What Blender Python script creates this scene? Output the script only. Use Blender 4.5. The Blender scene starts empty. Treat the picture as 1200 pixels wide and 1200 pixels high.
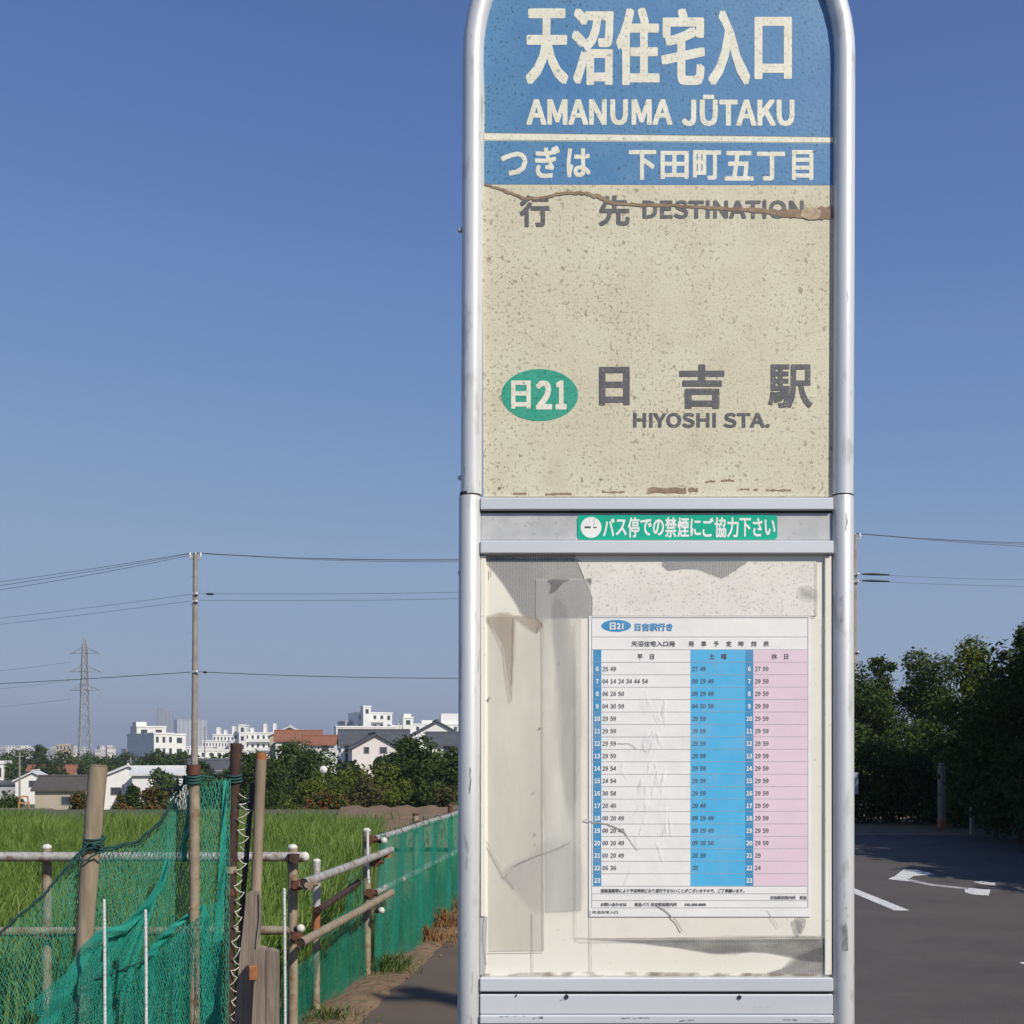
import bpy, math, random, os
import numpy as np
from mathutils import Vector, Matrix

random.seed(7)
RNG = np.random.default_rng(7)
SC = bpy.context.scene
COL = SC.collection
PI = math.pi

# ------------------------------------------------------------------ camera
F = 1450.0            # focal length in photo pixels (photo is 1200 wide)
HZ = 880.0            # horizon row in the photo
CAMZ = 1.5
cam = bpy.data.cameras.new('camera')
cam.sensor_width = 36.0
cam.lens = 36.0 * F / 1200.0
cam.shift_y = (HZ - 600.0) / 1200.0
cam.clip_start = 0.05
cam.clip_end = 20000.0
camo = bpy.data.objects.new('camera', cam)
camo.location = (0, 0, CAMZ)
camo.rotation_euler = (PI / 2, 0, 0)
COL.objects.link(camo)
SC.camera = camo

# ------------------------------------------------------------------ sky, sun, exposure
SUN_AZ = math.radians(42.0)     # to the right of straight behind the camera
SUN_EL = math.radians(40.0)
sdir = Vector((math.sin(SUN_AZ) * math.cos(SUN_EL), -math.cos(SUN_AZ) * math.cos(SUN_EL), math.sin(SUN_EL)))
world = bpy.data.worlds.new('World')
SC.world = world
world.use_nodes = True
wn = world.node_tree
bg = wn.nodes['Background']
sky = wn.nodes.new('ShaderNodeTexSky')
sky.sky_type = 'NISHITA'
sky.sun_disc = False
sky.sun_elevation = SUN_EL
sky.sun_rotation = math.atan2(sdir.x, sdir.y)
sky.altitude = 0.0
sky.air_density = 1.0
sky.dust_density = 0.3
sky.ozone_density = 6.0
# film response of the whole sky, the same in every direction: one tone curve per channel
scl = wn.nodes.new('ShaderNodeVectorMath'); scl.operation = 'SCALE'; scl.inputs['Scale'].default_value = 1 / 20.0
wn.links.new(sky.outputs[0], scl.inputs[0])
crv = wn.nodes.new('ShaderNodeRGBCurve')
wn.links.new(scl.outputs[0], crv.inputs['Color'])
for ch_, pts_ in enumerate((((0, 0), (.80, .076), (1.19, .126), (1.83, .190), (2.41, .238), (4.87, .300), (6.5, .345), (20, .50)),
                            ((0, 0), (1.56, .152), (2.33, .236), (3.41, .308), (4.32, .345), (7.0, .388), (20, .54)),
                            ((0, 0), (3.33, .395), (4.56, .482), (6.0, .510), (7.86, .520), (20, .60)))):
    cu_ = crv.mapping.curves[ch_]
    while len(cu_.points) < len(pts_): cu_.points.new(0.5, 0.5)
    for q_, (a_, b_) in zip(cu_.points, pts_):
        q_.location = (a_ / 20.0, b_); q_.handle_type = 'VECTOR'
crv.mapping.update()
sc2 = wn.nodes.new('ShaderNodeVectorMath'); sc2.operation = 'SCALE'; sc2.inputs['Scale'].default_value = 10.0
wn.links.new(crv.outputs[0], sc2.inputs[0]); wn.links.new(sc2.outputs[0], bg.inputs[0])
bg.inputs[1].default_value = 0.10
sun = bpy.data.lights.new('sun', 'SUN')
sun.energy = 4.4
sun.angle = math.radians(0.53)
sun.color = (1.0, 0.93, 0.81)
suno = bpy.data.objects.new('sun', sun)
suno.rotation_euler = (-sdir).to_track_quat('-Z', 'Y').to_euler()
suno.location = (20, -20, 40)
COL.objects.link(suno)
SC.view_settings.view_transform = 'Standard'
SC.view_settings.look = 'None'
SC.view_settings.exposure = 0.1
SC.view_settings.gamma = 1.0
SC.view_settings.use_curve_mapping = False
SC.render.engine = 'CYCLES'
SC.cycles.transparent_max_bounces = 24
SC.cycles.max_bounces = 8
SC.cycles.volume_bounces = 0

# ------------------------------------------------------------------ pixel helpers (a pixel gives a direction; the depth comes from what it touches)
def PX(px, py, d):
    return Vector(((px - 600.0) / F * d, d, CAMZ - (py - HZ) / F * d))
def ZX(py, d):
    return CAMZ - (py - HZ) / F * d
def XX(px, d):
    return (px - 600.0) / F * d
def GP(px, py, z=0.0):
    d = (CAMZ - z) * F / (py - HZ)
    return Vector(((px - 600.0) / F * d, d, z))
KS = 0.001            # metres per photo pixel on the sign (sign plane is 1.45 m away)
DS = 1.45
def S(px, py, out=0.0):
    return Vector(((px - 600.0) * KS, DS - out, CAMZ - (py - HZ) * KS))

# ------------------------------------------------------------------ materials
def L(nt, a, b): nt.links.new(a, b)
def rgba(c): return (c[0], c[1], c[2], 1.0)

def mat(name, col, rough=0.6, col2=None, nscale=5.0, detail=4.0, lo=0.35, hi=0.65, metallic=0.0, spec=0.5,
        spots=(), bump=None, bump2=None, stretch=(1, 1, 1), stripe=None, translucent=0.0, coords='Object', rough2=None, coat=0.0):
    """principled material: two colours mixed by noise, spots (scale, threshold, width, colour, amount[, stretch]), bumps (scale, strength, distance)"""
    m = bpy.data.materials.new(name)
    m.use_nodes = True
    nt = m.node_tree
    b = nt.nodes['Principled BSDF']
    b.inputs['Roughness'].default_value = rough
    b.inputs['Metallic'].default_value = metallic
    b.inputs['Specular IOR Level'].default_value = spec
    if coat: b.inputs['Coat Weight'].default_value = coat
    tc = nt.nodes.new('ShaderNodeTexCoord')
    def coord(st):
        mp = nt.nodes.new('ShaderNodeMapping')
        L(nt, tc.outputs[coords], mp.inputs[0])
        mp.inputs['Scale'].default_value = st
        return mp.outputs[0]
    base = coord(stretch)
    def noise(scale, det=4.0, vec=None, rg=0.55):
        n = nt.nodes.new('ShaderNodeTexNoise')
        L(nt, vec or base, n.inputs['Vector'])
        n.inputs['Scale'].default_value = scale
        n.inputs['Detail'].default_value = det
        n.inputs['Roughness'].default_value = rg
        return n.outputs[0]
    def rng(sock, a, b_, lo_=0.0, hi_=1.0):
        r = nt.nodes.new('ShaderNodeMapRange')
        L(nt, sock, r.inputs[0])
        r.inputs[1].default_value = a; r.inputs[2].default_value = b_
        r.inputs[3].default_value = lo_; r.inputs[4].default_value = hi_
        return r.outputs[0]
    def mix(fac, a, b_):
        x = nt.nodes.new('ShaderNodeMix'); x.data_type = 'RGBA'
        L(nt, fac, x.inputs[0])
        for i, v in ((6, a), (7, b_)):
            if isinstance(v, tuple): x.inputs[i].default_value = v
            else: L(nt, v, x.inputs[i])
        return x.outputs[2]
    c = rgba(col)
    if col2 is not None:
        f = rng(noise(nscale, detail), lo, hi)
        c = mix(f, c, rgba(col2))
        if rough2 is not None:
            L(nt, rng(noise(nscale, detail), lo, hi, rough, rough2), b.inputs['Roughness'])
    if stripe:
        w = nt.nodes.new('ShaderNodeTexWave'); w.wave_type = 'BANDS'; w.bands_direction = 'X'
        L(nt, tc.outputs[coords], w.inputs[0]); w.inputs['Scale'].default_value = stripe[0]; w.inputs['Distortion'].default_value = 0.3
        ff = rng(w.outputs[1], 0.3, 0.8, 0.0, stripe[2])
        c = mix(ff, c, rgba(stripe[1]))
    for sp in spots:
        v = coord(sp[5]) if len(sp) > 5 else base
        f = rng(noise(sp[0], 3.0, v), sp[1], sp[1] + sp[2], 0.0, sp[4])
        if len(sp) > 6:      # patchy: a large-scale noise thins the spots out in places
            mk = nt.nodes.new('ShaderNodeMath'); mk.operation = 'MULTIPLY'
            L(nt, f, mk.inputs[0]); L(nt, rng(noise(sp[6], 3.0, coord((1, 1, 1))), .30, .56), mk.inputs[1]); f = mk.outputs[0]
        c = mix(f, c, rgba(sp[3]))
    if isinstance(c, tuple): b.inputs['Base Color'].default_value = c
    else: L(nt, c, b.inputs['Base Color'])
    prev = None
    for bp in (bump, bump2):
        if bp:
            n = nt.nodes.new('ShaderNodeBump')
            n.inputs['Strength'].default_value = bp[1]; n.inputs['Distance'].default_value = bp[2]
            L(nt, noise(bp[0], bp[3] if len(bp) > 3 else 3.0), n.inputs['Height'])
            if prev: L(nt, prev, n.inputs['Normal'])
            prev = n.outputs[0]
    if prev: L(nt, prev, b.inputs['Normal'])
    if translucent:
        out = nt.nodes['Material Output']
        tr = nt.nodes.new('ShaderNodeBsdfTranslucent')
        if isinstance(c, tuple): tr.inputs[0].default_value = c
        else: L(nt, c, tr.inputs[0])
        ms = nt.nodes.new('ShaderNodeMixShader'); ms.inputs[0].default_value = translucent
        L(nt, b.outputs[0], ms.inputs[1]); L(nt, tr.outputs[0], ms.inputs[2]); L(nt, ms.outputs[0], out.inputs[0])
    return m

def film_mat(name, col, opacity, nscale=20.0, rough=0.25, stretch=(1, 1, 1), lo=0.35, hi=0.7, amount=0.4, bump=None, stripe=None):
    """clear film: transparent with an uneven milky or dirty part of its own colour"""
    m = bpy.data.materials.new(name); m.use_nodes = True
    nt = m.node_tree; b = nt.nodes['Principled BSDF']; out = nt.nodes['Material Output']
    b.inputs['Base Color'].default_value = rgba(col); b.inputs['Roughness'].default_value = rough
    tc = nt.nodes.new('ShaderNodeTexCoord'); mp = nt.nodes.new('ShaderNodeMapping'); mp.inputs['Scale'].default_value = stretch
    L(nt, tc.outputs['Object'], mp.inputs[0])
    n = nt.nodes.new('ShaderNodeTexNoise'); n.inputs['Scale'].default_value = nscale; n.inputs['Detail'].default_value = 4
    L(nt, mp.outputs[0], n.inputs[0])
    r = nt.nodes.new('ShaderNodeMapRange'); r.inputs[1].default_value = lo; r.inputs[2].default_value = hi
    r.inputs[3].default_value = opacity; r.inputs[4].default_value = min(1.0, opacity + amount)
    L(nt, n.outputs[0], r.inputs[0])
    fac = r.outputs[0]
    if stripe:
        w = nt.nodes.new('ShaderNodeTexWave'); w.bands_direction = 'X'; w.inputs['Scale'].default_value = stripe[0]
        L(nt, tc.outputs['Object'], w.inputs[0])
        mm = nt.nodes.new('ShaderNodeMath'); mm.operation = 'MULTIPLY_ADD'; mm.use_clamp = True
        L(nt, w.outputs[1], mm.inputs[0]); mm.inputs[1].default_value = stripe[1]; L(nt, fac, mm.inputs[2]); fac = mm.outputs[0]
    t = nt.nodes.new('ShaderNodeBsdfTransparent')
    ms = nt.nodes.new('ShaderNodeMixShader')
    L(nt, fac, ms.inputs[0]); L(nt, t.outputs[0], ms.inputs[1]); L(nt, b.outputs[0], ms.inputs[2]); L(nt, ms.outputs[0], out.inputs[0])
    if bump:
        bn = nt.nodes.new('ShaderNodeBump'); bn.inputs['Strength'].default_value = bump[1]; bn.inputs['Distance'].default_value = bump[2]
        n2 = nt.nodes.new('ShaderNodeTexNoise'); n2.inputs['Scale'].default_value = bump[0]; n2.inputs['Detail'].default_value = 3
        L(nt, mp.outputs[0], n2.inputs[0]); L(nt, n2.outputs[0], bn.inputs['Height']); L(nt, bn.outputs[0], b.inputs['Normal'])
    return m

M = {}
SP = (0.20, 0.16, 0.11)
O3 = (1, 1, 1)
DIRT = [(250, 0.575, 0.05, SP, 0.55, O3, 14), (420, 0.58, 0.06, SP, 0.45, O3, 9), (140, 0.62, 0.03, (0.17, 0.135, 0.095), 0.62, (1, 1, .8), 7), (7, .56, .16, (.42, .36, .24), .45, (1.6, 1, .35))]
M['cream'] = mat('aged_cream_panel', (0.655, 0.63, 0.485), 0.55, (0.60, 0.565, 0.425), 9, 5, spots=[(30, 0.52, 0.2, (0.50, 0.44, 0.32), 0.4), (520, 0.52, 0.15, (0.46, 0.42, 0.32), 0.5)] + DIRT,
                 bump=(240, 0.16, 0.0012, 2.0), bump2=(50, 0.1, 0.002))
M['sign_blue'] = mat('faded_sign_blue', (0.055, 0.19, 0.405), 0.5, (0.085, 0.235, 0.43), 12, 4, spots=[(6, .5, .2, (.11, .25, .40), .5, (1.5, 1, .5)), (250, 0.58, 0.05, (0.03, 0.08, 0.17), 0.65, O3, 12), (150, 0.645, 0.03, (0.02, 0.05, 0.1), 0.7), (25, 0.55, 0.25, (0.14, 0.28, 0.50), 0.4)],
                     bump=(240, 0.16, 0.0012, 2.0))
M['sign_cream_ink'] = mat('cream_lettering', (0.80, 0.79, 0.68), 0.5, (0.70, 0.68, 0.56), 60, 3, spots=[(270, 0.60, 0.04, (0.36, 0.36, 0.34), 0.6), (150, 0.645, 0.03, (0.2, 0.2, 0.2), 0.6)], bump=(240, 0.12, 0.0012, 2.0))
M['sign_dark_ink'] = mat('faded_dark_lettering', (0.085, 0.09, 0.10), 0.5, (0.12, 0.12, 0.13), 80, 3, spots=[(270, 0.61, 0.04, (0.35, 0.32, 0.26), 0.6)], bump=(240, 0.12, 0.0012, 2.0))
M['sign_green'] = mat('faded_sign_green', (0.02, 0.32, 0.215), 0.5, (0.04, 0.36, 0.25), 60, 3, spots=[(270, 0.60, 0.04, (0.01, 0.1, 0.07), 0.7)], bump=(240, 0.12, 0.0012, 2.0))
M['sticker_green'] = mat('sticker_green', (0.0, 0.42, 0.27), 0.35, (0.01, 0.38, 0.24), 50)
M['white_ink'] = mat('white_print', (0.82, 0.83, 0.82), 0.45, (0.76, 0.78, 0.77), 90)
M['crack_brown'] = mat('torn_film_brown', (0.22, 0.15, 0.10), 0.8, (0.32, 0.24, 0.165), 70, 4, bump=(200, 0.6, 0.001))
M['crack_light'] = mat('torn_film_edge', (0.52, 0.42, 0.30), 0.8, (0.38, 0.28, 0.19), 120, 4)
M['alu'] = mat('weathered_aluminium', (0.70, 0.71, 0.73), 0.38, (0.62, 0.63, 0.65), 14, 5, metallic=0.25, stretch=(1, 1, 0.15), spots=[(60, 0.60, 0.09, (0.36, 0.35, 0.34), 0.5, (1, 1, 0.3)), (170, 0.66, 0.05, (0.2, 0.19, 0.18), 0.55), (22, .5, .25, (.52, .52, .52), .5, (1, 1, .25))], bump=(120, 0.10, 0.001))
M['alu_lower'] = mat('dull_aluminium', (0.62, 0.63, 0.64), 0.48, (0.52, 0.53, 0.54), 18, 5, metallic=0.25, stretch=(1, 1, 0.12), spots=[(60, 0.59, 0.08, (0.30, 0.30, 0.29), 0.5, (1, 1, 0.3)), (22, .5, .25, (.46, .46, .46), .5, (1, 1, .25)), (200, 0.65, 0.05, (0.2, 0.19, 0.18), 0.5)], bump=(150, 0.08, 0.001))
M['alu_rail'] = mat('anodised_rail', (0.66, 0.68, 0.72), 0.4, (0.60, 0.62, 0.66), 10, 4, metallic=0.2, stretch=(0.2, 1, 1), spots=[(120, 0.70, 0.04, (0.25, 0.25, 0.26), 0.6)], bump=(150, 0.04, 0.001))
M['grey_strip'] = mat('stained_grey_strip', (0.52, 0.53, 0.54), 0.55, (0.42, 0.43, 0.44), 35, 5, spots=[(160, 0.62, 0.08, (0.30, 0.30, 0.30), 0.5)])
M['dark'] = mat('dark_gap', (0.025, 0.025, 0.028), 0.7, (0.04, 0.04, 0.042), 40)
M['board'] = mat('off_white_board', (0.81, 0.79, 0.71), 0.5, (0.75, 0.73, 0.64), 7, 5, spots=[(160, 0.66, 0.06, (0.3, 0.28, 0.24), 0.35)], bump=(60, 0.06, 0.001))
M['paper'] = mat('timetable_paper', (0.84, 0.84, 0.83), 0.5, (0.79, 0.79, 0.785), 12, 5, lo=0.4, hi=0.7, bump=(22, 0.22, 0.004, 4.0))
M['print_cyan'] = mat('print_cyan', (0.05, 0.43, 0.76), 0.5, (0.065, 0.46, 0.78), 25)
M['print_blue'] = mat('print_deep_blue', (0.012, 0.24, 0.52), 0.5, (0.02, 0.27, 0.54), 25)
M['print_pink'] = mat('print_pink', (0.78, 0.62, 0.69), 0.5, (0.75, 0.59, 0.66), 12)
M['print_black'] = mat('print_black', (0.05, 0.05, 0.055), 0.5, (0.08, 0.08, 0.09), 200)
M['print_line'] = mat('print_grey_line', (0.36, 0.37, 0.39), 0.5, (0.44, 0.45, 0.46), 200)
M['sheet_speck'] = mat('speckled_adhesive', (0.76, 0.745, 0.69), 0.55, (0.70, 0.685, 0.63), 30, 4, spots=[(330, 0.58, 0.05, (0.40, 0.39, 0.37), 0.6)])
M['film_grey'] = film_mat('dirty_film_grey', (0.62, 0.62, 0.61), 0.08, 14, 0.4, (1, 1, 0.25), amount=0.35)
M['film_stripe'] = film_mat('ribbed_film', (0.36, 0.37, 0.40), 0.40, 12, 0.35, (1, 1, 0.4), amount=0.22, stripe=(118, 0.30))
M['film_cream'] = film_mat('yellowed_film', (0.68, 0.65, 0.59), 0.06, 10, 0.35, (1, 1, 0.3), amount=0.30)
M['film_brown'] = film_mat('browned_film', (0.50, 0.41, 0.33), 0.25, 10, 0.4, (1, 1, 0.4), amount=0.40)
M['film_clear'] = film_mat('clear_sleeve', (0.80, 0.80, 0.81), 0.04, 22, 0.16, amount=0.10, lo=0.48, hi=0.75, bump=(30, 0.5, 0.004))
M['grime'] = film_mat('grime_band', (0.30, 0.30, 0.32), 0.05, 26, 0.7, (0.5, 1, 1.4), lo=0.36, hi=0.66, amount=0.60, stripe=(118, 0.16))
M['grime_edge'] = film_mat('brown_grime', (0.22, 0.17, 0.12), 0.0, 70, 0.8, (0.6, 1, 1), lo=0.42, hi=0.68, amount=0.55)
M['soft_stripe'] = film_mat('ribbed_film_layer', (0.36, 0.365, 0.385), 0.075, 14, 0.4, (1, 1, 0.4), amount=0.06, stripe=(118, 0.10))  # ribbed film scrap, and the shadow patch painted on the board
M['soft_grime'] = film_mat('grime_layer', (0.27, 0.265, 0.27), 0.015, 30, 0.7, (0.5, 1, 1.4), lo=0.36, hi=0.66, amount=0.11, stripe=(118, 0.05))  # grime, and the painted shadow strip under the rail
M['soft_grey'] = film_mat('grey_film_layer', (0.55, 0.55, 0.55), 0.025, 22, 0.4, (1, 1, 0.2), amount=0.07)  # painted shade lying over the grey film
M['soft_brown'] = film_mat('browned_layer', (0.42, 0.33, 0.25), 0.05, 20, 0.4, (1, 1, 0.4), amount=0.08)
M['crease'] = film_mat('film_crease', (0.92, 0.92, 0.92), 0.04, 60, 0.2, amount=0.40)  # sleeve glare painted as whitish streaks
M['crease_dark'] = film_mat('film_crease_shade', (0.38, 0.38, 0.40), 0.02, 60, 0.3, amount=0.18)
M['scuff'] = film_mat('scuff', (0.16, 0.16, 0.165), 0.0, 160, 0.7, (1, 1, .4), lo=.40, hi=.62, amount=.75)
M['crack_line'] = mat('hairline_crack', (0.34, 0.33, 0.31), 0.7, (0.50, 0.48, 0.45), 60)
M['asphalt'] = mat('asphalt', (0.098, 0.086, 0.077), 0.85, (0.078, 0.068, 0.061), .8, 6, spots=[(90, 0.585, 0.06, (0.17, 0.155, 0.145), 0.55), (0.7, 0.5, 0.2, (0.060, 0.053, 0.049), 0.6), (5, .5, .2, (.115, .102, .093), .35)], bump=(110, 0.9, 0.008), bump2=(500, 0.6, 0.004))
M['path_asphalt'] = mat('path_asphalt', (0.112, 0.084, 0.062), 0.9, (0.094, 0.071, 0.053), 2.0, 6, spots=[(120, 0.60, 0.08, (0.18, 0.16, 0.14), 0.5), (0.9, 0.55, 0.2, (0.060, 0.046, 0.036), 0.5)], bump=(150, 0.5, 0.006))
M['kerb'] = mat('kerb_concrete', (0.20, 0.18, 0.155), 0.85, (0.14, 0.125, 0.105), 6, 5, bump=(60, 0.3, 0.004))
M['road_paint'] = mat('worn_road_paint', (0.72, 0.72, 0.70), 0.7, (0.58, 0.58, 0.56), 8, 5, spots=[(25, 0.58, 0.08, (0.12, 0.115, 0.11), 0.8)], bump=(150, 0.4, 0.005))
M['faded_paint'] = mat('faded_road_paint', (0.48, 0.48, 0.465), 0.75, (0.30, 0.295, 0.285), 7, 5, spots=[(18, 0.55, 0.10, (0.09, 0.085, 0.082), 0.85)], bump=(150, 0.4, 0.005))
M['ground'] = mat('field_ground', (0.10, 0.085, 0.05), 0.95, (0.055, 0.085, 0.025), 0.35, 6, spots=[(3.0, 0.5, 0.15, (0.17, 0.125, 0.08), 0.6)], bump=(9, 0.6, 0.05))
M['soil'] = mat('dry_brown_soil', (0.22, 0.145, 0.085), 0.95, (0.15, 0.10, 0.06), 3.0, 6, spots=[(14, 0.55, 0.1, (0.10, 0.11, 0.04), 0.5)], bump=(14, 0.8, 0.05))
M['rice'] = mat('rice_leaf', (0.125, 0.215, 0.032), 0.55, (0.20, 0.285, 0.052), 1.2, 4, spots=[(30, 0.6, 0.1, (0.26, 0.28, 0.09), 0.5), (0.6, 0.52, 0.2, (0.065, 0.14, 0.024), 0.5)], translucent=0.35)
M['grass'] = mat('verge_grass', (0.07, 0.125, 0.025), 0.6, (0.11, 0.15, 0.04), 4, 4, spots=[(9, 0.6, 0.1, (0.20, 0.17, 0.07), 0.7)], translucent=0.3)
M['dry_weed'] = mat('dry_weed', (0.30, 0.16, 0.06), 0.8, (0.20, 0.11, 0.05), 9, 4, translucent=0.25)
M['pipe'] = mat('galvanised_pipe', (0.50, 0.49, 0.46), 0.55, (0.36, 0.34, 0.31), 22, 5, metallic=0.25, spots=[(16, 0.55, 0.10, (0.22, 0.13, 0.07), 0.75), (50, .6, .06, (.12, .07, .05), .7)], bump=(90, 0.2, 0.002))
M['old_pipe'] = mat('stained_tan_pipe', (0.32, 0.275, 0.20), 0.7, (0.23, 0.185, 0.125), 16, 5, metallic=0.1, spots=[(14, 0.54, 0.12, (0.17, 0.085, 0.04), 0.85)], bump=(90, 0.3, 0.002))
M['rust'] = mat('rust', (0.13, 0.055, 0.030), 0.9, (0.075, 0.035, 0.024), 40, 5, spots=[(60, 0.60, 0.1, (0.24, 0.11, 0.05), 0.6)], bump=(140, 0.6, 0.003))
M['rust_orange'] = mat('orange_rust', (0.36, 0.14, 0.05), 0.85, (0.24, 0.09, 0.04), 40, 5, bump=(140, 0.5, 0.003))
M['dark_rust'] = mat('dark_rusted_pipe', (0.032, 0.018, 0.015), 0.8, (0.055, 0.030, 0.022), 22, 5, spots=[(30, 0.60, 0.08, (0.11, 0.055, 0.035), 0.6)], bump=(110, 0.5, 0.003))
M['cap'] = mat('white_end_cap', (0.66, 0.65, 0.60), 0.5, (0.52, 0.50, 0.45), 50, 4)
M['bamboo'] = mat('weathered_pole_wood', (0.31, 0.255, 0.185), 0.8, (0.21, 0.165, 0.115), 26, 6, stretch=(1, 1, 0.12), spots=[(60, 0.60, 0.1, (0.14, 0.10, 0.07), 0.6, (1, 1, 0.08))], bump=(80, 0.5, 0.004))
M['greywood'] = mat('silvered_timber', (0.27, 0.225, 0.185), 0.9, (0.17, 0.135, 0.11), 40, 6, stretch=(1, 1, 0.08), spots=[(90, 0.60, 0.08, (0.06, 0.045, 0.04), 0.8, (1, 1, 0.06))], bump=(90, 0.9, 0.006))
M['black_plastic'] = mat('black_plastic', (0.018, 0.018, 0.022), 0.5, (0.03, 0.03, 0.034), 30)
M['cord'] = mat('white_cord', (0.62, 0.60, 0.56), 0.8, (0.45, 0.43, 0.40), 60)
M['stake_white'] = mat('white_stake', (0.72, 0.73, 0.73), 0.5, (0.36, 0.40, 0.40), 40, 3, stretch=(0.05, 0.05, 3), spots=[(40, 0.6, 0.05, (0.10, 0.20, 0.17), 0.7, (.1, .1, 1))])
M['net'] = mat('green_net_cord', (0.045, 0.38, 0.26), 0.55, (0.10, 0.48, 0.35), 6, 3, translucent=0.3)
M['net_teal'] = mat('teal_net_cord', (0.025, 0.42, 0.31), 0.55, (0.05, 0.50, 0.38), 6, 3, translucent=0.3)
M['net_rope'] = mat('dark_net_rope', (0.012, 0.055, 0.055), 0.8, (0.02, 0.09, 0.075), 40)
M['concrete'] = mat('pole_concrete', (0.30, 0.27, 0.24), 0.85, (0.23, 0.205, 0.18), 3, 5, bump=(40, 0.2, 0.003))
M['wire'] = mat('wire_sheath', (0.02, 0.02, 0.022), 0.7, (0.03, 0.03, 0.03), 3)
M['insulator'] = mat('porcelain', (0.75, 0.75, 0.74), 0.3, (0.68, 0.68, 0.67), 8)
M['steel_far'] = mat('galvanised_lattice', (0.40, 0.40, 0.41), 0.6, (0.34, 0.34, 0.35), 0.5, metallic=0.3)
M['white_wall'] = mat('white_render', (0.78, 0.77, 0.75), 0.8, (0.70, 0.69, 0.67), 0.35, 5)
M['pink_wall'] = mat('pale_pink_render', (0.74, 0.68, 0.66), 0.8, (0.67, 0.61, 0.59), 0.4, 5)
M['grey_wall'] = mat('grey_render', (0.42, 0.42, 0.43), 0.8, (0.36, 0.36, 0.37), 0.4, 5)
M['beige_wall'] = mat('beige_render', (0.48, 0.42, 0.32), 0.8, (0.40, 0.35, 0.27), 0.4, 5)
M['slate_roof'] = mat('slate_roof', (0.085, 0.088, 0.10), 0.7, (0.065, 0.068, 0.078), 1.0, 4, bump=(4, 0.3, 0.03))
M['brown_roof'] = mat('dark_brown_roof', (0.085, 0.075, 0.065), 0.8, (0.065, 0.058, 0.05), 1.0, 4)
M['orange_roof'] = mat('orange_tile_roof', (0.27, 0.115, 0.06), 0.8, (0.21, 0.085, 0.045), 1.4, 4)
M['pale_roof'] = mat('pale_metal_roof', (0.66, 0.66, 0.65), 0.5, (0.58, 0.58, 0.58), 0.8, 4)
M['glass'] = mat('dark_window_glass', (0.04, 0.05, 0.06), 0.1, (0.06, 0.07, 0.085), 0.7)
M['tower_glass'] = mat('grey_tower_cladding', (0.20, 0.21, 0.235), 0.35, (0.26, 0.27, 0.29), 0.05)
M['tower_pale'] = mat('pale_tower_cladding', (0.55, 0.55, 0.56), 0.5, (0.48, 0.48, 0.50), 0.05)
M['bark'] = mat('bark', (0.085, 0.065, 0.048), 0.9, (0.055, 0.042, 0.032), 9, 5, stretch=(1, 1, 0.25), bump=(20, 0.8, 0.02))
LEAF = [mat('leaf_deep_green', (0.034, 0.058, 0.014), 0.6, (0.056, 0.085, 0.019), 1.4, 4, spec=0.12, translucent=0.22),
        mat('leaf_mid_green', (0.048, 0.082, 0.019), 0.6, (0.085, 0.118, 0.030), 1.4, 4, spec=0.12, translucent=0.25),
        mat('leaf_yellow_green', (0.085, 0.115, 0.018), 0.6, (0.135, 0.155, 0.030), 1.2, 4, spec=0.12, translucent=0.28),
        mat('leaf_olive_dry', (0.105, 0.095, 0.042), 0.7, (0.070, 0.080, 0.030), 2.5, 4, spec=0.12, translucent=0.2),
        mat('leaf_flowering', (0.060, 0.090, 0.026), 0.7, (0.20, 0.085, 0.035), 4.0, 4, lo=0.45, hi=0.6, spec=0.12, translucent=0.2)]
M['orange_paint'] = mat('orange_paint', (0.50, 0.26, 0.14), 0.7, (0.40, 0.22, 0.13), 6)

# ------------------------------------------------------------------ object helpers
def mesh_of(verts, faces, name='m', smooth=False):
    me = bpy.data.meshes.new(name)
    me.from_pydata([tuple(v) for v in verts], [], faces)
    if smooth:
        me.polygons.foreach_set('use_smooth', [True] * len(me.polygons))
    me.update()
    return me

def fast_mesh(name, V, quads=None, tris=None):
    """numpy arrays straight into a mesh"""
    me = bpy.data.meshes.new(name)
    nq = 0 if quads is None else len(quads); ntr = 0 if tris is None else len(tris)
    me.vertices.add(len(V)); me.vertices.foreach_set('co', np.ascontiguousarray(V, dtype=np.float32).ravel())
    idx = []; starts = []; tot = []
    if nq:
        idx.append(np.asarray(quads).ravel()); starts.append(np.arange(nq) * 4); tot.append(np.full(nq, 4))
    if ntr:
        idx.append(np.asarray(tris).ravel()); starts.append(nq * 4 + np.arange(ntr) * 3); tot.append(np.full(ntr, 3))
    idx = np.concatenate(idx).astype(np.int32)
    me.loops.add(len(idx)); me.loops.foreach_set('vertex_index', idx)
    me.polygons.add(nq + ntr)
    me.polygons.foreach_set('loop_start', np.concatenate(starts).astype(np.int32))
    me.polygons.foreach_set('loop_total', np.concatenate(tot).astype(np.int32))
    me.update(); me.validate()
    return me

def tag(o, label=None, cat=None, group=None, kind=None):
    if label: o['label'] = label
    if cat: o['category'] = cat
    if group: o['group'] = group
    if kind: o['kind'] = kind
    return o

def thing(name, loc, label, cat, group=None):
    o = bpy.data.objects.new(name, None)
    o.empty_display_size = 0.2
    o.location = loc
    COL.objects.link(o)
    return tag(o, label, cat, group)

def wloc(o):
    p = Vector((0, 0, 0))
    while o is not None:
        p += o.location; o = o.parent
    return p

def link_mesh(name, me, material, parent=None, kind=None, label=None, loc=None):
    if material is not None:
        me.materials.append(material)
    o = bpy.data.objects.new(name, me)
    COL.objects.link(o)
    if parent is not None: o.parent = parent
    if loc is not None: o.location = loc
    return tag(o, label, None, None, kind)

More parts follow.
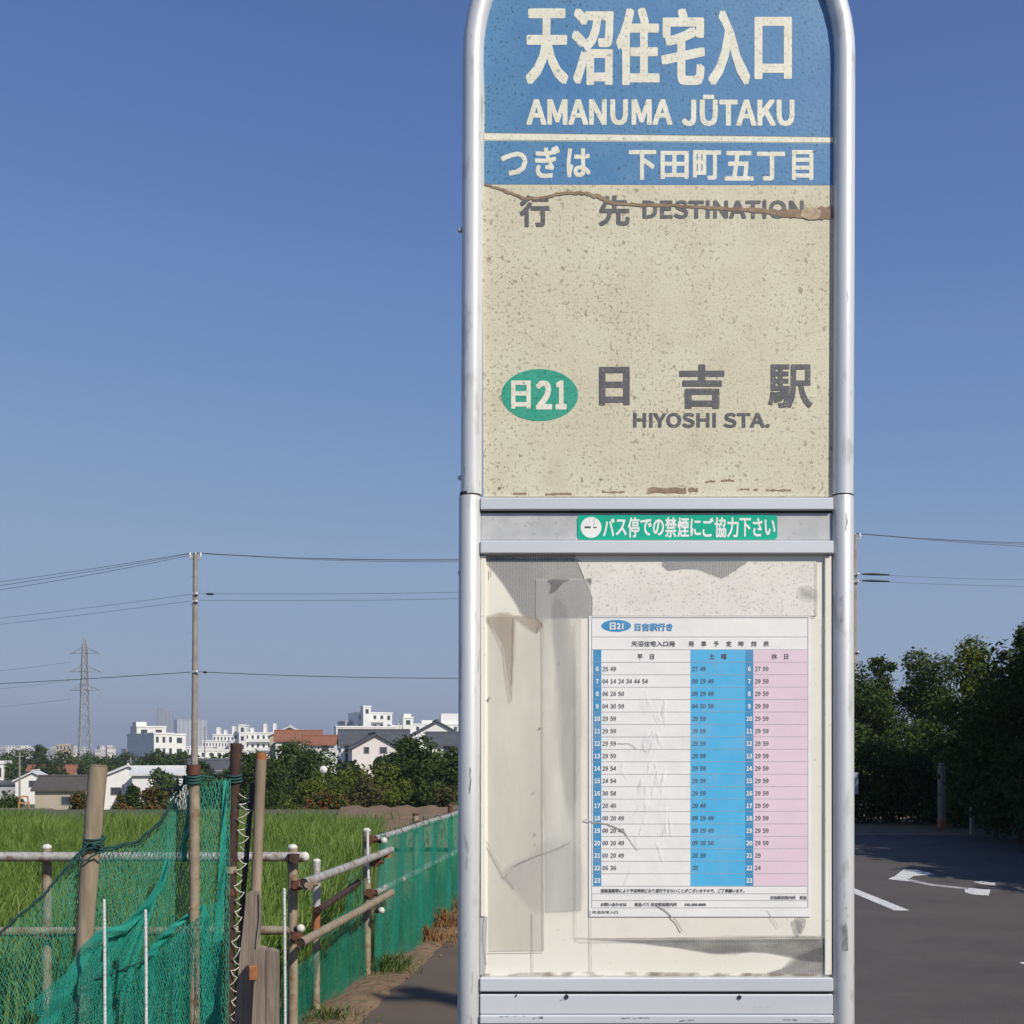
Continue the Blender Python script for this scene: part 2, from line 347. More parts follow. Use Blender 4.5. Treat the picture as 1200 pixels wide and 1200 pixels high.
class MB:
    """collects shapes in world coordinates, builds one mesh object"""
    def __init__(s): s.v = []; s.f = []; s.sm = []
    def add(s, vs, fs, smooth=False):
        n = len(s.v); s.v += [Vector(v) for v in vs]
        for f in fs: s.f.append([i + n for i in f]); s.sm.append(smooth)
        return s
    def box(s, c, size, rz=0.0, bev=0.0):
        c = Vector(c); hx, hy, hz = size[0] / 2, size[1] / 2, size[2] / 2
        cr, sr = math.cos(rz), math.sin(rz)
        def T(x, y, z): return Vector((c.x + x * cr - y * sr, c.y + x * sr + y * cr, c.z + z))
        if bev <= 0:
            vs = [T(x, y, z) for z in (-hz, hz) for x, y in ((-hx, -hy), (hx, -hy), (hx, hy), (-hx, hy))]
            return s.add(vs, [(3, 2, 1, 0), (4, 5, 6, 7), (0, 1, 5, 4), (1, 2, 6, 5), (2, 3, 7, 6), (3, 0, 4, 7)])
        b = min(bev, hx * .9, hy * .9, hz * .9)
        vs = []
        for z, ins in ((-hz, b), (-hz + b, 0), (hz - b, 0), (hz, b)):
            X, Y = hx - ins, hy - ins
            vs += [T(-X + (b - ins if ins == 0 else 0), -Y, z), T(X - (b - ins if ins == 0 else 0), -Y, z),
                   T(X, -Y + (b if ins == 0 else 0), z), T(X, Y - (b if ins == 0 else 0), z),
                   T(X - (b if ins == 0 else 0), Y, z), T(-X + (b if ins == 0 else 0), Y, z),
                   T(-X, Y - (b if ins == 0 else 0), z), T(-X, -Y + (b if ins == 0 else 0), z)]
        fs = [tuple(range(7, -1, -1)), tuple(range(24, 32))]
        for k in range(3):
            for i in range(8):
                j = (i + 1) % 8
                fs.append((k * 8 + i, k * 8 + j, k * 8 + 8 + j, k * 8 + 8 + i))
        return s.add(vs, fs)
    def tube(s, pts, r, n=10, caps=True, squash=None):
        pts = [Vector(p) for p in pts]
        rs = r if isinstance(r, (list, tuple)) else [r] * len(pts)
        base = len(s.v); up = None
        for i, p in enumerate(pts):
            t = (pts[min(i + 1, len(pts) - 1)] - pts[max(i - 1, 0)]).normalized()
            if up is None:
                a = Vector((0, 0, 1)) if abs(t.z) < .9 else Vector((1, 0, 0))
                u = t.cross(a).normalized()
            else:
                u = (up - t * up.dot(t)).normalized()
            up = u; w = t.cross(u)
            for k in range(n):
                a = 2 * PI * k / n
                s.v.append(p + (u * math.cos(a) + w * math.sin(a)) * rs[i])
        for i in range(len(pts) - 1):
            for k in range(n):
                a, b = base + i * n + k, base + i * n + (k + 1) % n
                s.f.append([a, b, b + n, a + n]); s.sm.append(True)
        if caps:
            e = base + (len(pts) - 1) * n; c0 = len(s.v)
            s.v += [s.v[base + k].copy() for k in range(n)] + [s.v[e + k].copy() for k in range(n)]
            s.f.append([c0 + k for k in range(n - 1, -1, -1)]); s.sm.append(False)
            s.f.append([c0 + n + k for k in range(n)]); s.sm.append(False)
        return s
    def slab(s, poly, vec):
        """extrude a flat polygon (list of points) along vec"""
        n = len(poly); vec = Vector(vec); vs = [Vector(p) for p in poly] + [Vector(p) + vec for p in poly]
        return s.add(vs, [tuple(range(n)), tuple(range(2 * n - 1, n - 1, -1))] + [(i, i + n, (i + 1) % n + n, (i + 1) % n) for i in range(n)])
    def sphere(s, c, r, n=10, m=6, sc=(1, 1, 1)):
        c = Vector(c); vs = []; fs = []
        for i in range(m + 1):
            t = PI * i / m
            for k in range(n):
                a = 2 * PI * k / n
                vs.append(c + Vector((math.sin(t) * math.cos(a) * r * sc[0], math.sin(t) * math.sin(a) * r * sc[1], math.cos(t) * r * sc[2])))
        for i in range(m):
            for k in range(n):
                k2 = (k + 1) % n
                fs.append((i * n + k, (i + 1) * n + k, (i + 1) * n + k2, i * n + k2))
        return s.add(vs, fs, True)
    def build(s, name, material, parent=None, kind=None, label=None, fix=True):
        off = wloc(parent) if parent is not None else Vector((0, 0, 0))
        me = bpy.data.meshes.new(name)
        me.from_pydata([tuple(v - off) for v in s.v], [], s.f)
        me.polygons.foreach_set('use_smooth', s.sm)
        me.update()
        if fix:
            import bmesh
            b = bmesh.new(); b.from_mesh(me); bmesh.ops.recalc_face_normals(b, faces=b.faces); b.to_mesh(me); b.free()
        return link_mesh(name, me, material, parent, kind, label)

def copy_tree(o, parent=None):
    c = o.copy(); COL.objects.link(c); c.parent = parent
    for ch in list(o.children): copy_tree(ch, c)
    return c

# ------------------------------------------------------------------ lettering helpers
FONT_SANS = None
try:
    _p = os.path.join(bpy.utils.resource_path('LOCAL'), 'datafiles', 'fonts', 'Noto Sans CJK Regular.woff2')
    if os.path.exists(_p):
        FONT_SANS = bpy.data.fonts.load(_p)      # Blender's own bundled font
except Exception:
    FONT_SANS = None

_tc = {}
def text_arrays(body, sans=False, res=3):
    """flat outline of a string at size 1: vertex array (x, y) and faces"""
    key = (body, sans, res)
    if key in _tc: return _tc[key]
    cu = bpy.data.curves.new('t', 'FONT')
    cu.body = body; cu.resolution_u = res
    if sans and FONT_SANS: cu.font = FONT_SANS
    ob = bpy.data.objects.new('t', cu); COL.objects.link(ob)
    dg = bpy.context.evaluated_depsgraph_get()
    me = bpy.data.meshes.new_from_object(ob.evaluated_get(dg))
    V = np.array([(v.co.x, v.co.y) for v in me.vertices]) if len(me.vertices) else np.zeros((0, 2))
    Fc = [tuple(p.vertices) for p in me.polygons]
    bpy.data.objects.remove(ob); bpy.data.curves.remove(cu); bpy.data.meshes.remove(me)
    _tc[key] = (V, Fc)
    return V, Fc

def fat(V, Fc, r, n=16):
    """embolden: shifted copies, each a hair apart in depth"""
    rx, ry = r if isinstance(r, tuple) else (r, r)
    vs = []; fs = []; k = 0
    offs = [(0, 0)]
    if rx > 0:
        for i in range(n):
            c, q = math.cos(2 * PI * (i + .5) / n), math.sin(2 * PI * (i + .5) / n)
            offs.append((rx * math.copysign(abs(c) ** .55, c), ry * math.copysign(abs(q) ** .55, q)))
    for dx, dy in offs:
        b = len(vs)
        for x, y in V: vs.append((x + dx, y + dy, k * 0.000004))
        fs += [tuple(i + b for i in f) for f in Fc]; k += 1
    return vs, fs

def glyph(ch, x0, y0, x1, y1, material, parent, out, r=0.0, name='letter', sans=False, fit=True, kind=None):
    """one character fitted to a pixel box on the sign face"""
    V, Fc = text_arrays(ch, sans)
    if not len(V): return None
    mn, mx = V.min(0), V.max(0)
    w, h = max(mx[0] - mn[0], 1e-4), max(mx[1] - mn[1], 1e-4)
    rx, ry = r if isinstance(r, tuple) else (r, r)
    X = x0 + rx + (V[:, 0] - mn[0]) / w * max(x1 - x0 - 2 * rx, 0.1)
    Y = y1 - ry - (V[:, 1] - mn[1]) / h * max(y1 - y0 - 2 * ry, 0.1)
    vs, fs = fat(np.stack([X, Y], 1), Fc, r)
    off = wloc(parent)
    P = [S(x, y, out + z) - off for x, y, z in vs]
    return link_mesh(name, mesh_of(P, fs, name), material, parent, kind)

def latin(body, x0, y0, x1, y1, material, parent, out, r, name='letter', jitter=None):
    """a Latin string as single letters that together span the pixel box (cap height y0..y1)"""
    full, _ = text_arrays(body, True); cap, _ = text_arrays('H', True)
    mn, mx = full[:, 0].min(), full[:, 0].max(); base, top = cap[:, 1].min(), cap[:, 1].max()
    sx = (x1 - x0 - 2 * r) / (mx - mn); sy = (y1 - y0 - 2 * r) / (top - base)
    for i, ch in enumerate(body):
        if ch == ' ': continue
        V, Fc = text_arrays(ch, True); pre, _ = text_arrays(body[:i + 1], True)
        dx = pre[:, 0].max() - V[:, 0].max()
        X = x0 + r + (V[:, 0] + dx - mn) * sx; Y = y1 - r - (V[:, 1] - base) * sy
        vs, fs = fat(np.stack([X, Y], 1), Fc, r)
        off = wloc(parent)
        P = [S(x, y, out + z) - off for x, y, z in vs]
        link_mesh(name, mesh_of(P, fs, name), material, parent)

class Print:
    """small print joined into one mesh per ink"""
    def __init__(s, out): s.v = []; s.f = []; s.out = out
    def text(s, body, x0, yb, size, xs=1.0, r=0.0, center=False, sans=False, x1=None):
        V, Fc = text_arrays(body, sans, 2)
        if not len(V): return
        if sans:
            cp_, _ = text_arrays('8', True, 2); size = size * .70 / (cp_[:, 1].max() - cp_[:, 1].min())
        X = V[:, 0] * size * xs; Y = V[:, 1] * size
        w = X.max() - X.min()
        if x1 is not None: X = (X - X.min()) / w * (x1 - x0)
        if center: X = X - X.min() - w / 2
        vs, fs = fat(np.stack([x0 + X, yb - Y], 1), Fc, r, 6)
        b = len(s.v)
        s.v += [S(x, y, s.out + z) for x, y, z in vs]; s.f += [tuple(i + b for i in f) for f in fs]
    def rect(s, x0, y0, x1, y1, dz=0.0):
        b = len(s.v)
        s.v += [S(x0, y1, s.out + dz), S(x1, y1, s.out + dz), S(x1, y0, s.out + dz), S(x0, y0, s.out + dz)]; s.f.append((b, b + 1, b + 2, b + 3))
    def build(s, name, material, parent, kind='stuff'):
        off = wloc(parent)
        return link_mesh(name, mesh_of([v - off for v in s.v], s.f, name), material, parent, kind)

def sheet(poly, out, thick=0.0004, wob=0.0, seed=0):
    """thin flat piece on the sign from a pixel outline"""
    m = MB()
    m.slab([S(x, y, out) for x, y in poly], (0, thick, 0))
    return m
def smooth_poly(P, sub=6):
    o = []; n = len(P)
    for i in range(n):
        p0, p1, p2, p3 = (np.array(P[(i + k) % n], float) for k in (-1, 0, 1, 2))
        for k in range(sub):
            t = k / sub
            o.append(tuple(.5 * (2 * p1 + (p2 - p0) * t + (2 * p0 - 5 * p1 + 4 * p2 - p3) * t * t + (3 * p1 - p0 - 3 * p2 + p3) * t ** 3)))
    return o
def soft(poly, out, material, name, parent, n=5, grow=4.0, sub=5, rough=0.35, seed=1):
    """a stain with a feathered rim: nested thin films, each a little smaller"""
    q = smooth_poly(poly, sub) if sub else list(poly)
    r = random.Random(seed); q = [(x + r.uniform(-rough, rough), y + r.uniform(-rough, rough)) for x, y in q]
    cx_ = sum(p[0] for p in q) / len(q); cy_ = sum(p[1] for p in q) / len(q)
    m = MB()
    for k in range(n):
        d = grow * (.5 - k / max(1, n - 1))
        pts = []
        for x, y in q:
            l = math.hypot(x - cx_, y - cy_) or 1; pts.append((x + (x - cx_) / l * d, y + (y - cy_) / l * d))
        m.add([S(x, y, out + k * .00003) for x, y in pts], [tuple(range(len(pts) - 1, -1, -1))])
    return m.build(name, material, parent)
def rectp(x0, y0, x1, y1): return [(x0, y0), (x1, y0), (x1, y1), (x0, y1)]

def strip_poly(pts, ws):
    """outline of a band that follows pts with widths ws"""
    a = []; b = []
    for i, (x, y) in enumerate(pts):
        x2, y2 = pts[min(i + 1, len(pts) - 1)]; x1, y1 = pts[max(i - 1, 0)]
        dx, dy = x2 - x1, y2 - y1; l = math.hypot(dx, dy) or 1
        nx, ny = -dy / l, dx / l; w = ws[i] if isinstance(ws, (list, tuple)) else ws
        a.append((x + nx * w / 2, y + ny * w / 2)); b.append((x - nx * w / 2, y - ny * w / 2))
    return a, b
def strip_mesh(pts, ws, out, thick=0.0004):
    a, b = strip_poly(pts, ws); m = MB(); n = len(a)
    for i in range(n - 1):
        q = [S(*a[i], out), S(*a[i + 1], out), S(*b[i + 1], out), S(*b[i], out)]
        m.add(q, [(0, 1, 2, 3)])
    return m
def wobble(pts, amp, sub=6, seed=1):
    r = random.Random(seed); o = []
    for i in range(len(pts) - 1):
        for k in range(sub):
            t = k / sub
            o.append((pts[i][0] * (1 - t) + pts[i + 1][0] * t + r.uniform(-amp, amp), pts[i][1] * (1 - t) + pts[i + 1][1] * t + r.uniform(-amp, amp)))
    o.append(pts[-1]); return o

# ================================================================== THE SETTING
def terrain(y):
    return -0.3 if y < 38 else -0.3 - 6.5 * (1 - math.exp(-(y - 38) / 45.0))
def fence_x(y): return -1.17 + 0.115 * (y - 6.6)

ys = [-60, -20, 0, 20, 38] + [38 + i * 6 for i in range(1, 30)] + [240, 320, 450, 700, 1200, 2200, 4000, 8000]
xs = [-8000, -3000, -1000, -400, -150, -60, -25, -10, 0, 10, 25, 60, 150, 400, 1000, 3000, 8000]
gv = [(x, y, terrain(y)) for y in ys for x in xs]
gf = [(j * len(xs) + i, j * len(xs) + i + 1, (j + 1) * len(xs) + i + 1, (j + 1) * len(xs) + i) for j in range(len(ys) - 1) for i in range(len(xs) - 1)]
link_mesh('ground', mesh_of(gv, gf, 'ground', True), M['ground'], kind='structure')

# road, side street, pavement, kerbs
m = MB()
m.slab([(1.15, -8, -0.1), (6.3, -8, -0.1), (6.3, 14.3, -0.1), (6.3, 23.2, -0.1), (6.3, 70, -0.1), (1.15, 70, -0.1)], (0, 0, -0.45))
m.build('road', M['asphalt'], kind='structure')
m = MB(); m.slab([(6.3, 14.2, -0.1), (30, 14.2, -0.1), (30, 23.2, -0.1), (6.3, 23.2, -0.1)], (0, 0, -0.4))
m.build('side_street', M['asphalt'], kind='structure')
pv = [-8] + list(np.linspace(-4, 24, 15)) + [40]
m = MB(); m.slab([(fence_x(y) + 0.21 + 0.03 * math.sin(y * 3.1) + 0.02 * math.sin(y * 7.7), y, 0) for y in pv] + [(1.0, 40, 0), (1.0, -8, 0)], (0, 0, -0.5))
m.build('pavement', M['path_asphalt'], kind='structure')
kerb = MB(); kerb.box((1.075, 16, -0.19), (0.15, 48, 0.40), bev=0.02)
kerb.build('kerb', M['kerb'], kind='structure')
m = MB(); m.box((6.45, 3.0, -0.17), (0.3, 22.0, 0.36), bev=0.02); m.build('kerb', M['kerb'], kind='structure')
m = MB(); m.box((18.2, 23.35, -0.25), (23.8, 0.3, 0.40), bev=0.02); m.build('kerb', M['kerb'], kind='structure')
m = MB(); m.slab([(6.3, 23.5, -0.04), (45, 23.5, -0.04), (45, 75, 0.2), (6.3, 75, 0.2)], (0, 0, -0.5)); m.build('verge', M['soil'], kind='structure')
m = MB(); m.slab([(6.6, -8, 0.0), (30, -8, 0.0), (30, 14.1, 0.0), (6.6, 14.1, 0.0)], (0, 0, -0.5)); m.build('verge', M['soil'], kind='structure')
# earth bank between the pavement and the paddy, bare plot behind the paddy
def grid_obj(name, P, material):
    nj, ni = len(P), len(P[0])
    fs = [(j * ni + i, j * ni + i + 1, (j + 1) * ni + i + 1, (j + 1) * ni + i) for j in range(nj - 1) for i in range(ni - 1)]
    return link_mesh(name, mesh_of([p for r_ in P for p in r_], fs, name, True), material, kind='structure')
pr = [(-0.7, -0.295), (-0.45, -0.2), (-0.2, -0.06), (-0.05, -0.01), (0.05, 0.012), (0.18, 0.02), (0.26, 0.012), (0.36, -0.02)]
grid_obj('bank', [[(fence_x(y) + a, y, b + 0.012 * math.sin(y * 6 + a * 20) * math.sin(y * 2.3)) for a, b in pr] for y in np.linspace(-4, 36, 161)], M['soil'])
grid_obj('bare_plot', [[(min(-3.3 - b * .12 + a * 0.13, fence_x(22.0 + b) - 0.35 + a * .0005), 22.0 + b, -0.22 + 0.035 * math.sin(a * 1.1 + b) * math.sin(b * 1.7) + 0.015 * math.sin(a * 2.3 + b * 3) + 0.008 * b) for a in range(27)] for b in range(15)], M['soil'])

# painted markings (flat print on the road), 4 mm above it
RZ = -0.1
def marking(name, polys, material):
    m = MB()
    for p in polys:
        q = [GP(x, y, RZ) for x, y in p]
        m.slab([(v.x, v.y, RZ + 0.004) for v in q], (0, 0, -0.002))
    return m.build(name, material, kind='structure')
def dash(y0, y1): 
    m = MB(); m.slab([(3.83, y0, RZ + .004), (3.98, y0, RZ + .004), (3.98, y1, RZ + .004), (3.83, y1, RZ + .004)], (0, 0, -.002)); return m.build('lane_dash', M['road_paint'], kind='structure')
dash(12.4, 17.4); dash(22.5, 27.5); dash(4.35, 9.35)
def zp(x, y): return (980 + x / 3.527, 860 + y / 3.527)
marking('road_arrow', [[zp(*p) for p in [(214, 601), (240, 590), (278, 562), (330, 563), (380, 574), (405, 582), (360, 584), (318, 588), (300, 602), (308, 610), (262, 607)]]], M['road_paint'])
marking('road_arrow', [[zp(*p) for p in [(290, 600), (318, 604), (400, 622), (470, 630), (545, 638), (545, 644), (470, 637), (395, 630), (315, 614)]]], M['faded_paint'])
marking('road_arrow', [[zp(*p) for p in [(530, 645), (548, 638), (637, 645), (630, 670), (560, 664), (533, 656)]], ], M['road_paint'])
marking('road_arrow', [[zp(*p) for p in [(566, 612), (600, 610), (658, 616), (656, 627), (600, 622)]]], M['road_paint'])

# ================================================================== BUS STOP SIGN
root = thing('bus_stop_sign', (S(770, 0).x, DS, 0.0), 'aluminium-framed arched bus stop sign with blue header and pinned timetable on the pavement', 'bus stop sign')
TR = 0.0130
# arched upper tube
cx, cyp, R = 772.0, 66.0, 217.5
pts = [S(552.2, 580.0)] + [S(552.2 + (554.5 - 552.2) * t, 580 - (580 - cyp) * t) for t in (0.25, .5, .75)]
for i in range(0, 33):
    a = PI - PI * i / 32
    pts.append(S(cx + R * math.cos(a), cyp - R * math.sin(a)))
pts += [S(989.5 - 2.0 * t, cyp + (580 - cyp) * t) for t in (.25, .5, .75, 1.0)]
MB().tube(pts, TR * .96, 20).build('arch_tube', M['alu'], root)
gz = (CAMZ / KS) + HZ     # pixel row of the ground under the sign
for px0, px1 in ((550.8, 549.0), (987.3, 987.8)):
    MB().tube([S(px0, 581), S(px0, 584), S(px1, 1200), S(px1 - 0.5, gz - 60)], [TR * .9, TR, TR, TR], 20).build('post', M['alu_lower'], root)
    MB().tube([S(px0, 577.5), S(px0, 582.5)], TR * 0.93, 16).build('joint_ring', M['dark'], root)
m = MB(); b0 = S(769, gz)
m.box((b0.x, DS, 0.05), (0.60, 0.42, 0.10), bev=0.02).build('concrete_foot', M['kerb'], root)
# backing shell, so the sign has depth from the side
arch_in = [(566.5, 582)] + [(cx + (R - 10.5) * math.cos(PI - PI * i / 28), cyp - (R - 10.5) * math.sin(PI - PI * i / 28)) for i in range(29)] + [(977.0, 582)]
sheet(arch_in, -0.004, 0.012).build('back_shell', M['alu_lower'], root)
# upper route panel
panel = sheet(arch_in, 0.0, 0.0035).build('route_panel', M['cream'], root)
hdr = [(568, 155.5)] + [(568, 120)] + [(cx + (R - 12.5) * math.cos(PI - PI * i / 28), cyp - (R - 12.5) * math.sin(PI - PI * i / 28)) for i in range(29)] + [(976.2, 120), (976, 160.5)]
sheet(hdr, 0.00025, 0.0002).build('blue_header', M['sign_blue'], panel)
sheet([(567.5, 165), (976, 168), (976, 217), (567.5, 216)], 0.00025, 0.0002).build('blue_band', M['sign_blue'], panel)
sheet([(567, 157), (976, 161.5), (976, 167), (567, 163.8)], 0.0003, 0.0002).build('cream_line', M['sign_cream_ink'], panel)
O1 = 0.00042
for ch, x0, x1, y0, y1 in (('天', 616, 666, 10, 99), ('沼', 670, 719, 10, 100), ('住', 722, 773, 9, 100), ('宅', 775, 826, 10, 100), ('入', 830, 879, 12, 100), ('口', 884, 928, 20, 93)):
    glyph(ch, x0, y0, x1, y1, M['sign_cream_ink'], panel, O1, (2.7, 2.0))
latin('AMANUMA', 617, 116.5, 788, 146.5, M['sign_cream_ink'], panel, O1, 1.35)
latin('JŪTAKU', 799, 117, 931, 147.5, M['sign_cream_ink'], panel, O1, 1.35)
for ch, x0, x1, y0, y1 in (('つ', 587, 618, 178, 206), ('ぎ', 627, 656, 171, 209), ('は', 664, 692, 174, 208),
                           ('下', 737, 769, 176, 211), ('田', 774, 807, 177, 210), ('町', 812, 845, 176, 211), ('五', 849, 883, 177, 212), ('丁', 887, 920, 178, 212), ('目', 928, 953, 176, 211)):
    glyph(ch, x0, y0, x1, y1, M['sign_cream_ink'], panel, O1, 1.05)
for ch, x0, x1, y0, y1 in (('行', 609, 644, 229, 266), ('先', 702, 738, 229, 265)):
    glyph(ch, x0, y0, x1, y1, M['sign_dark_ink'], panel, O1, 1.1)
latin('DESTINATION', 753, 235, 942, 256, M['sign_dark_ink'], panel, O1, 0.9)
for ch, x0, x1, y0, y1 in (('日', 702, 738, 430, 475), ('吉', 796, 849, 427, 479), ('駅', 900, 952, 427, 478)):
    glyph(ch, x0, y0, x1, y1, M['sign_dark_ink'], panel, O1, (1.9, 1.7) if ch != '駅' else (1.25, 1.1))
latin('HIYOSHI', 742, 484, 839, 501, M['sign_dark_ink'], panel, O1, 0.85)
latin('STA.', 848, 484, 902, 501, M['sign_dark_ink'], panel, O1, 0.85)
ov = [(632.5 + 45 * math.cos(2 * PI * i / 48), 463 + 30.5 * math.sin(2 * PI * i / 48)) for i in range(48)]
sheet(ov, 0.00025, 0.0002).build('route_badge', M['sign_green'], panel)
glyph('日', 599, 446, 622, 479, M['sign_cream_ink'], panel, 0.00045, 1.3)
glyph('2', 628, 446, 647, 480, M['sign_cream_ink'], panel, 0.00045, 1.6, sans=True)
glyph('1', 651, 446, 664, 480, M['sign_cream_ink'], panel, 0.00045, 1.6, sans=True)
# the torn film: brown exposed line, a paler curled lip
tear = [(568, 216), (590, 223), (612, 232), (630, 233), (655, 227), (680, 226), (700, 230), (718, 238), (740, 240), (790, 241), (850, 245), (890, 247), (915, 250), (945, 251), (976, 249)]
tw = [2, 3, 3.6, 3.4, 3.6, 4.2, 5, 4.2, 3.6, 3.6, 4, 5, 8, 13, 18]
tp = wobble(tear, 0.7, 7, 3); tws = list(np.interp(np.linspace(0, 14, len(tp)), range(15), tw) * RNG.uniform(.75, 1.15, len(tp)))
strip_mesh(tp, tws, 0.0007).build('film_tear', M['crack_brown'], panel)
sheet([(940, 246), (952, 243), (962, 247), (960, 256), (948, 258), (938, 254)], 0.0010, 0.0003).build('film_flake', M['crack_light'], panel)
# chips along the lower edge
rr = random.Random(5)
for x0, x1, y in ((602, 617, 577.5), (640, 670, 578), (705, 732, 575.5), (760, 804, 571.5), (807, 818, 572), (866, 878, 572.5), (882, 888, 573), (898, 927, 573.5), (584, 586, 571), (828, 838, 563), (846, 860, 562)):
    top = wobble([(x0, y), (x1, y)], 1.1, 7, int(x0)); h = 6.5 if x0 in (760,) else (4.0 if x0 in (807,) else 2.0)
    bot = [(x, y + h + rr.uniform(-.6, .6)) for x, _ in top][::-1]
    sheet(top + bot, 0.0004, 0.0003).build('chip', M['crack_brown'], panel)
# cross rails and the strip with the no-smoking sticker
def rail(x0, x1, y0, y1, out, material='alu_rail', name='rail', depth=0.02):
    c = (S(x0, y0, 0) + S(x1, y1, 0)) / 2
    return MB().box((c.x, DS - out + depth / 2, c.z), ((x1 - x0) * KS, depth, (y1 - y0) * KS), bev=0.0012).build(name, M[material], root)
rail(563.2, 974.6, 584.5, 599.0, 0.0085)
rail(563.2, 974.6, 600.8, 634.0, 0.002, 'grey_strip', 'grey_strip', 0.012)
rail(563.0, 974.8, 634.8, 650.0, 0.0090)
sheet(rectp(563.5, 598.6, 974.4, 601.5), 0.0028, 0.001).build('gap', M['dark'], root)
rail(562.5, 974.5, 1144.5, 1160.5, 0.0090)
sheet(rectp(563, 1160.2, 974, 1164.5), 0.0028, 0.001).build('gap', M['dark'], root)
rail(562.5, 974.5, 1164.0, 1187.0, 0.0075)
rail(562.5, 974.5, 1187.6, 1197.5, 0.0110)
rail(562.5, 974.5, 1198.2, 1260, 0.0060)
for px, py, r in ((663.5, 1166.5, 2.6), (865, 1167, 2.4), (605, 1165, 1.0)):
    c = S(px, py, 0.0090); MB().tube([c + Vector((0, .004, 0)), c], r * KS, 10).build('screw', M['black_plastic'], root)
st = []
x0, y0, x1, y1, rc = 676.5, 603.5, 910.5, 633.0, 5
for qx, qy, a0 in ((x1 - rc, y0 + rc, -90), (x1 - rc, y1 - rc, 0), (x0 + rc, y1 - rc, 90), (x0 + rc, y0 + rc, 180)):
    for k in range(5):
        a = math.radians(a0 + 22.5 * k); st.append((qx + rc * math.cos(a), qy + rc * math.sin(a)))
stick = sheet(st, 0.0028, 0.0005).build('no_smoking_sticker', M['sticker_green'], root)
sheet([(692.5 + 12.2 * math.cos(2 * PI * i / 32), 618.5 + 12.2 * math.sin(2 * PI * i / 32)) for i in range(32)], 0.00285, 0.0001).build('white_disc', M['white_ink'], stick)
sheet(rectp(685, 617.3, 692, 619.4), 0.0030, 0.0001).build('cigarette', M['print_black'], stick)
sheet(rectp(695, 617.8, 699, 619.2), 0.0030, 0.0001).build('cigarette_tip', M['print_black'], stick)
strip_mesh([(695, 616), (697, 613), (695, 611), (697.5, 608.5)], 0.8, 0.0030).build('smoke_curl', M['print_line'], stick)
body = 'バス停での禁煙にご協力下さい'
ww = (909 - 706) / len(body)
for i, ch in enumerate(body):
    V, _ = text_arrays(ch); h = (V[:, 1].max() - V[:, 1].min()); w = (V[:, 0].max() - V[:, 0].min())
    hh = min(24, 23.5 * h / 0.92) ; wc = min(ww - .9, (ww - .9) * w / 0.86)
    cxp = 706 + ww * (i + .5); cyy = 618.5
    glyph(ch, cxp - wc / 2, cyy - hh / 2, cxp + wc / 2, cyy + hh / 2, M['white_ink'], stick, 0.0029, 0.42)
# lower board with its films
rail(563.0, 974.6, 650.0, 1144.5, 0.0, 'board', 'timetable_board', 0.014)
for x0, x1, y0, y1 in ((563.2, 569.5, 652, 1074), (965.5, 974.4, 652, 1142)):
    c = (S(x0, y0) + S(x1, y1)) / 2
    MB().box((c.x, DS - 0.0016, c.z), ((x1 - x0) * KS, 0.004, (y1 - y0) * KS), bev=0.0008).build('edge_strip', M['board'], root)
sheet([(571, 1074), (562.8, 1074), (562.8, 1142), (569, 1142)], 0.0018, 0.0012).build('edge_clip', M['alu_lower'], root)
# pieces of old film and tape, some painted shade, back to front
soft([(571, 656), (620, 655.5), (676, 656), (690, 668), (702, 684), (703, 700), (700, 721), (660, 724), (629, 724), (613, 721), (606, 709), (597, 695), (585, 677)], 0.0005, M['soft_stripe'], 'ribbed_film', root, grow=3.0, sub=3)  # cast shadow with a curved edge, painted as ribbed grey layers
soft(rectp(570, 651, 674, 656.5), 0.0009, M['soft_grime'], 'dark_tape', root, n=6, grow=1.0, sub=0)  # shadow of the rail above, painted as a dark strip
sheet([(677, 659), (956, 658), (956.5, 722), (694, 723), (694, 700)], 0.0009, 0.0003).build('adhesive_strip', M['sheet_speck'], root)
soft([(776, 659), (800, 658.5), (871, 658), (868, 664), (858, 671), (846, 677.5), (835, 674), (818, 668), (800, 667), (783, 669)], 0.0013, M['soft_stripe'], 'torn_scrap', root, grow=1.0, sub=4)
sheet([(572, 723), (612, 721), (632, 724), (637, 733), (637, 1114), (573, 1114)], 0.0010, 0.0003).build('old_film', M['film_cream'], root)
soft([(571, 722), (601, 720), (603, 760), (601, 800), (600, 822), (596, 800), (590, 762), (582, 742), (573, 731)], 0.0014, M['soft_brown'], 'browned_film', root, grow=3.0, sub=4)
soft([(603, 721), (634, 724), (636, 733), (630, 741), (620, 737), (607, 727)], 0.0014, M['soft_brown'], 'browned_film', root, grow=2.0, sub=4)
sheet([(628, 679), (693, 678), (693, 722), (682, 724), (682, 1066), (640, 1068), (637, 733), (628, 724)], 0.0018, 0.0002).build('grey_film', M['film_grey'], root)
soft([(648, 700), (668, 720), (676, 800), (678, 860), (676, 940), (668, 955), (658, 900), (655, 820)], 0.0020, M['soft_grey'], 'grey_film', root, n=7, grow=22, sub=4)  # shaded band down the film, painted in grey layers
soft([(643, 679), (668, 679), (660, 683), (652, 692), (644, 695), (646, 686)], 0.0022, M['soft_grime'], 'torn_scrap', root, n=8, grow=1.0)
soft([(687, 678), (693, 678), (693, 684), (690, 682)], 0.0022, M['soft_grime'], 'torn_scrap', root, n=8, grow=1.0)
soft([(642, 984), (680, 1000), (680, 1064), (630, 1066), (604, 1040), (590, 1023), (604, 1010), (622, 1002)], 0.0022, M['soft_grey'], 'grey_film', root, n=4, grow=6, sub=4)  # shade with a slanting edge, painted in grey layers
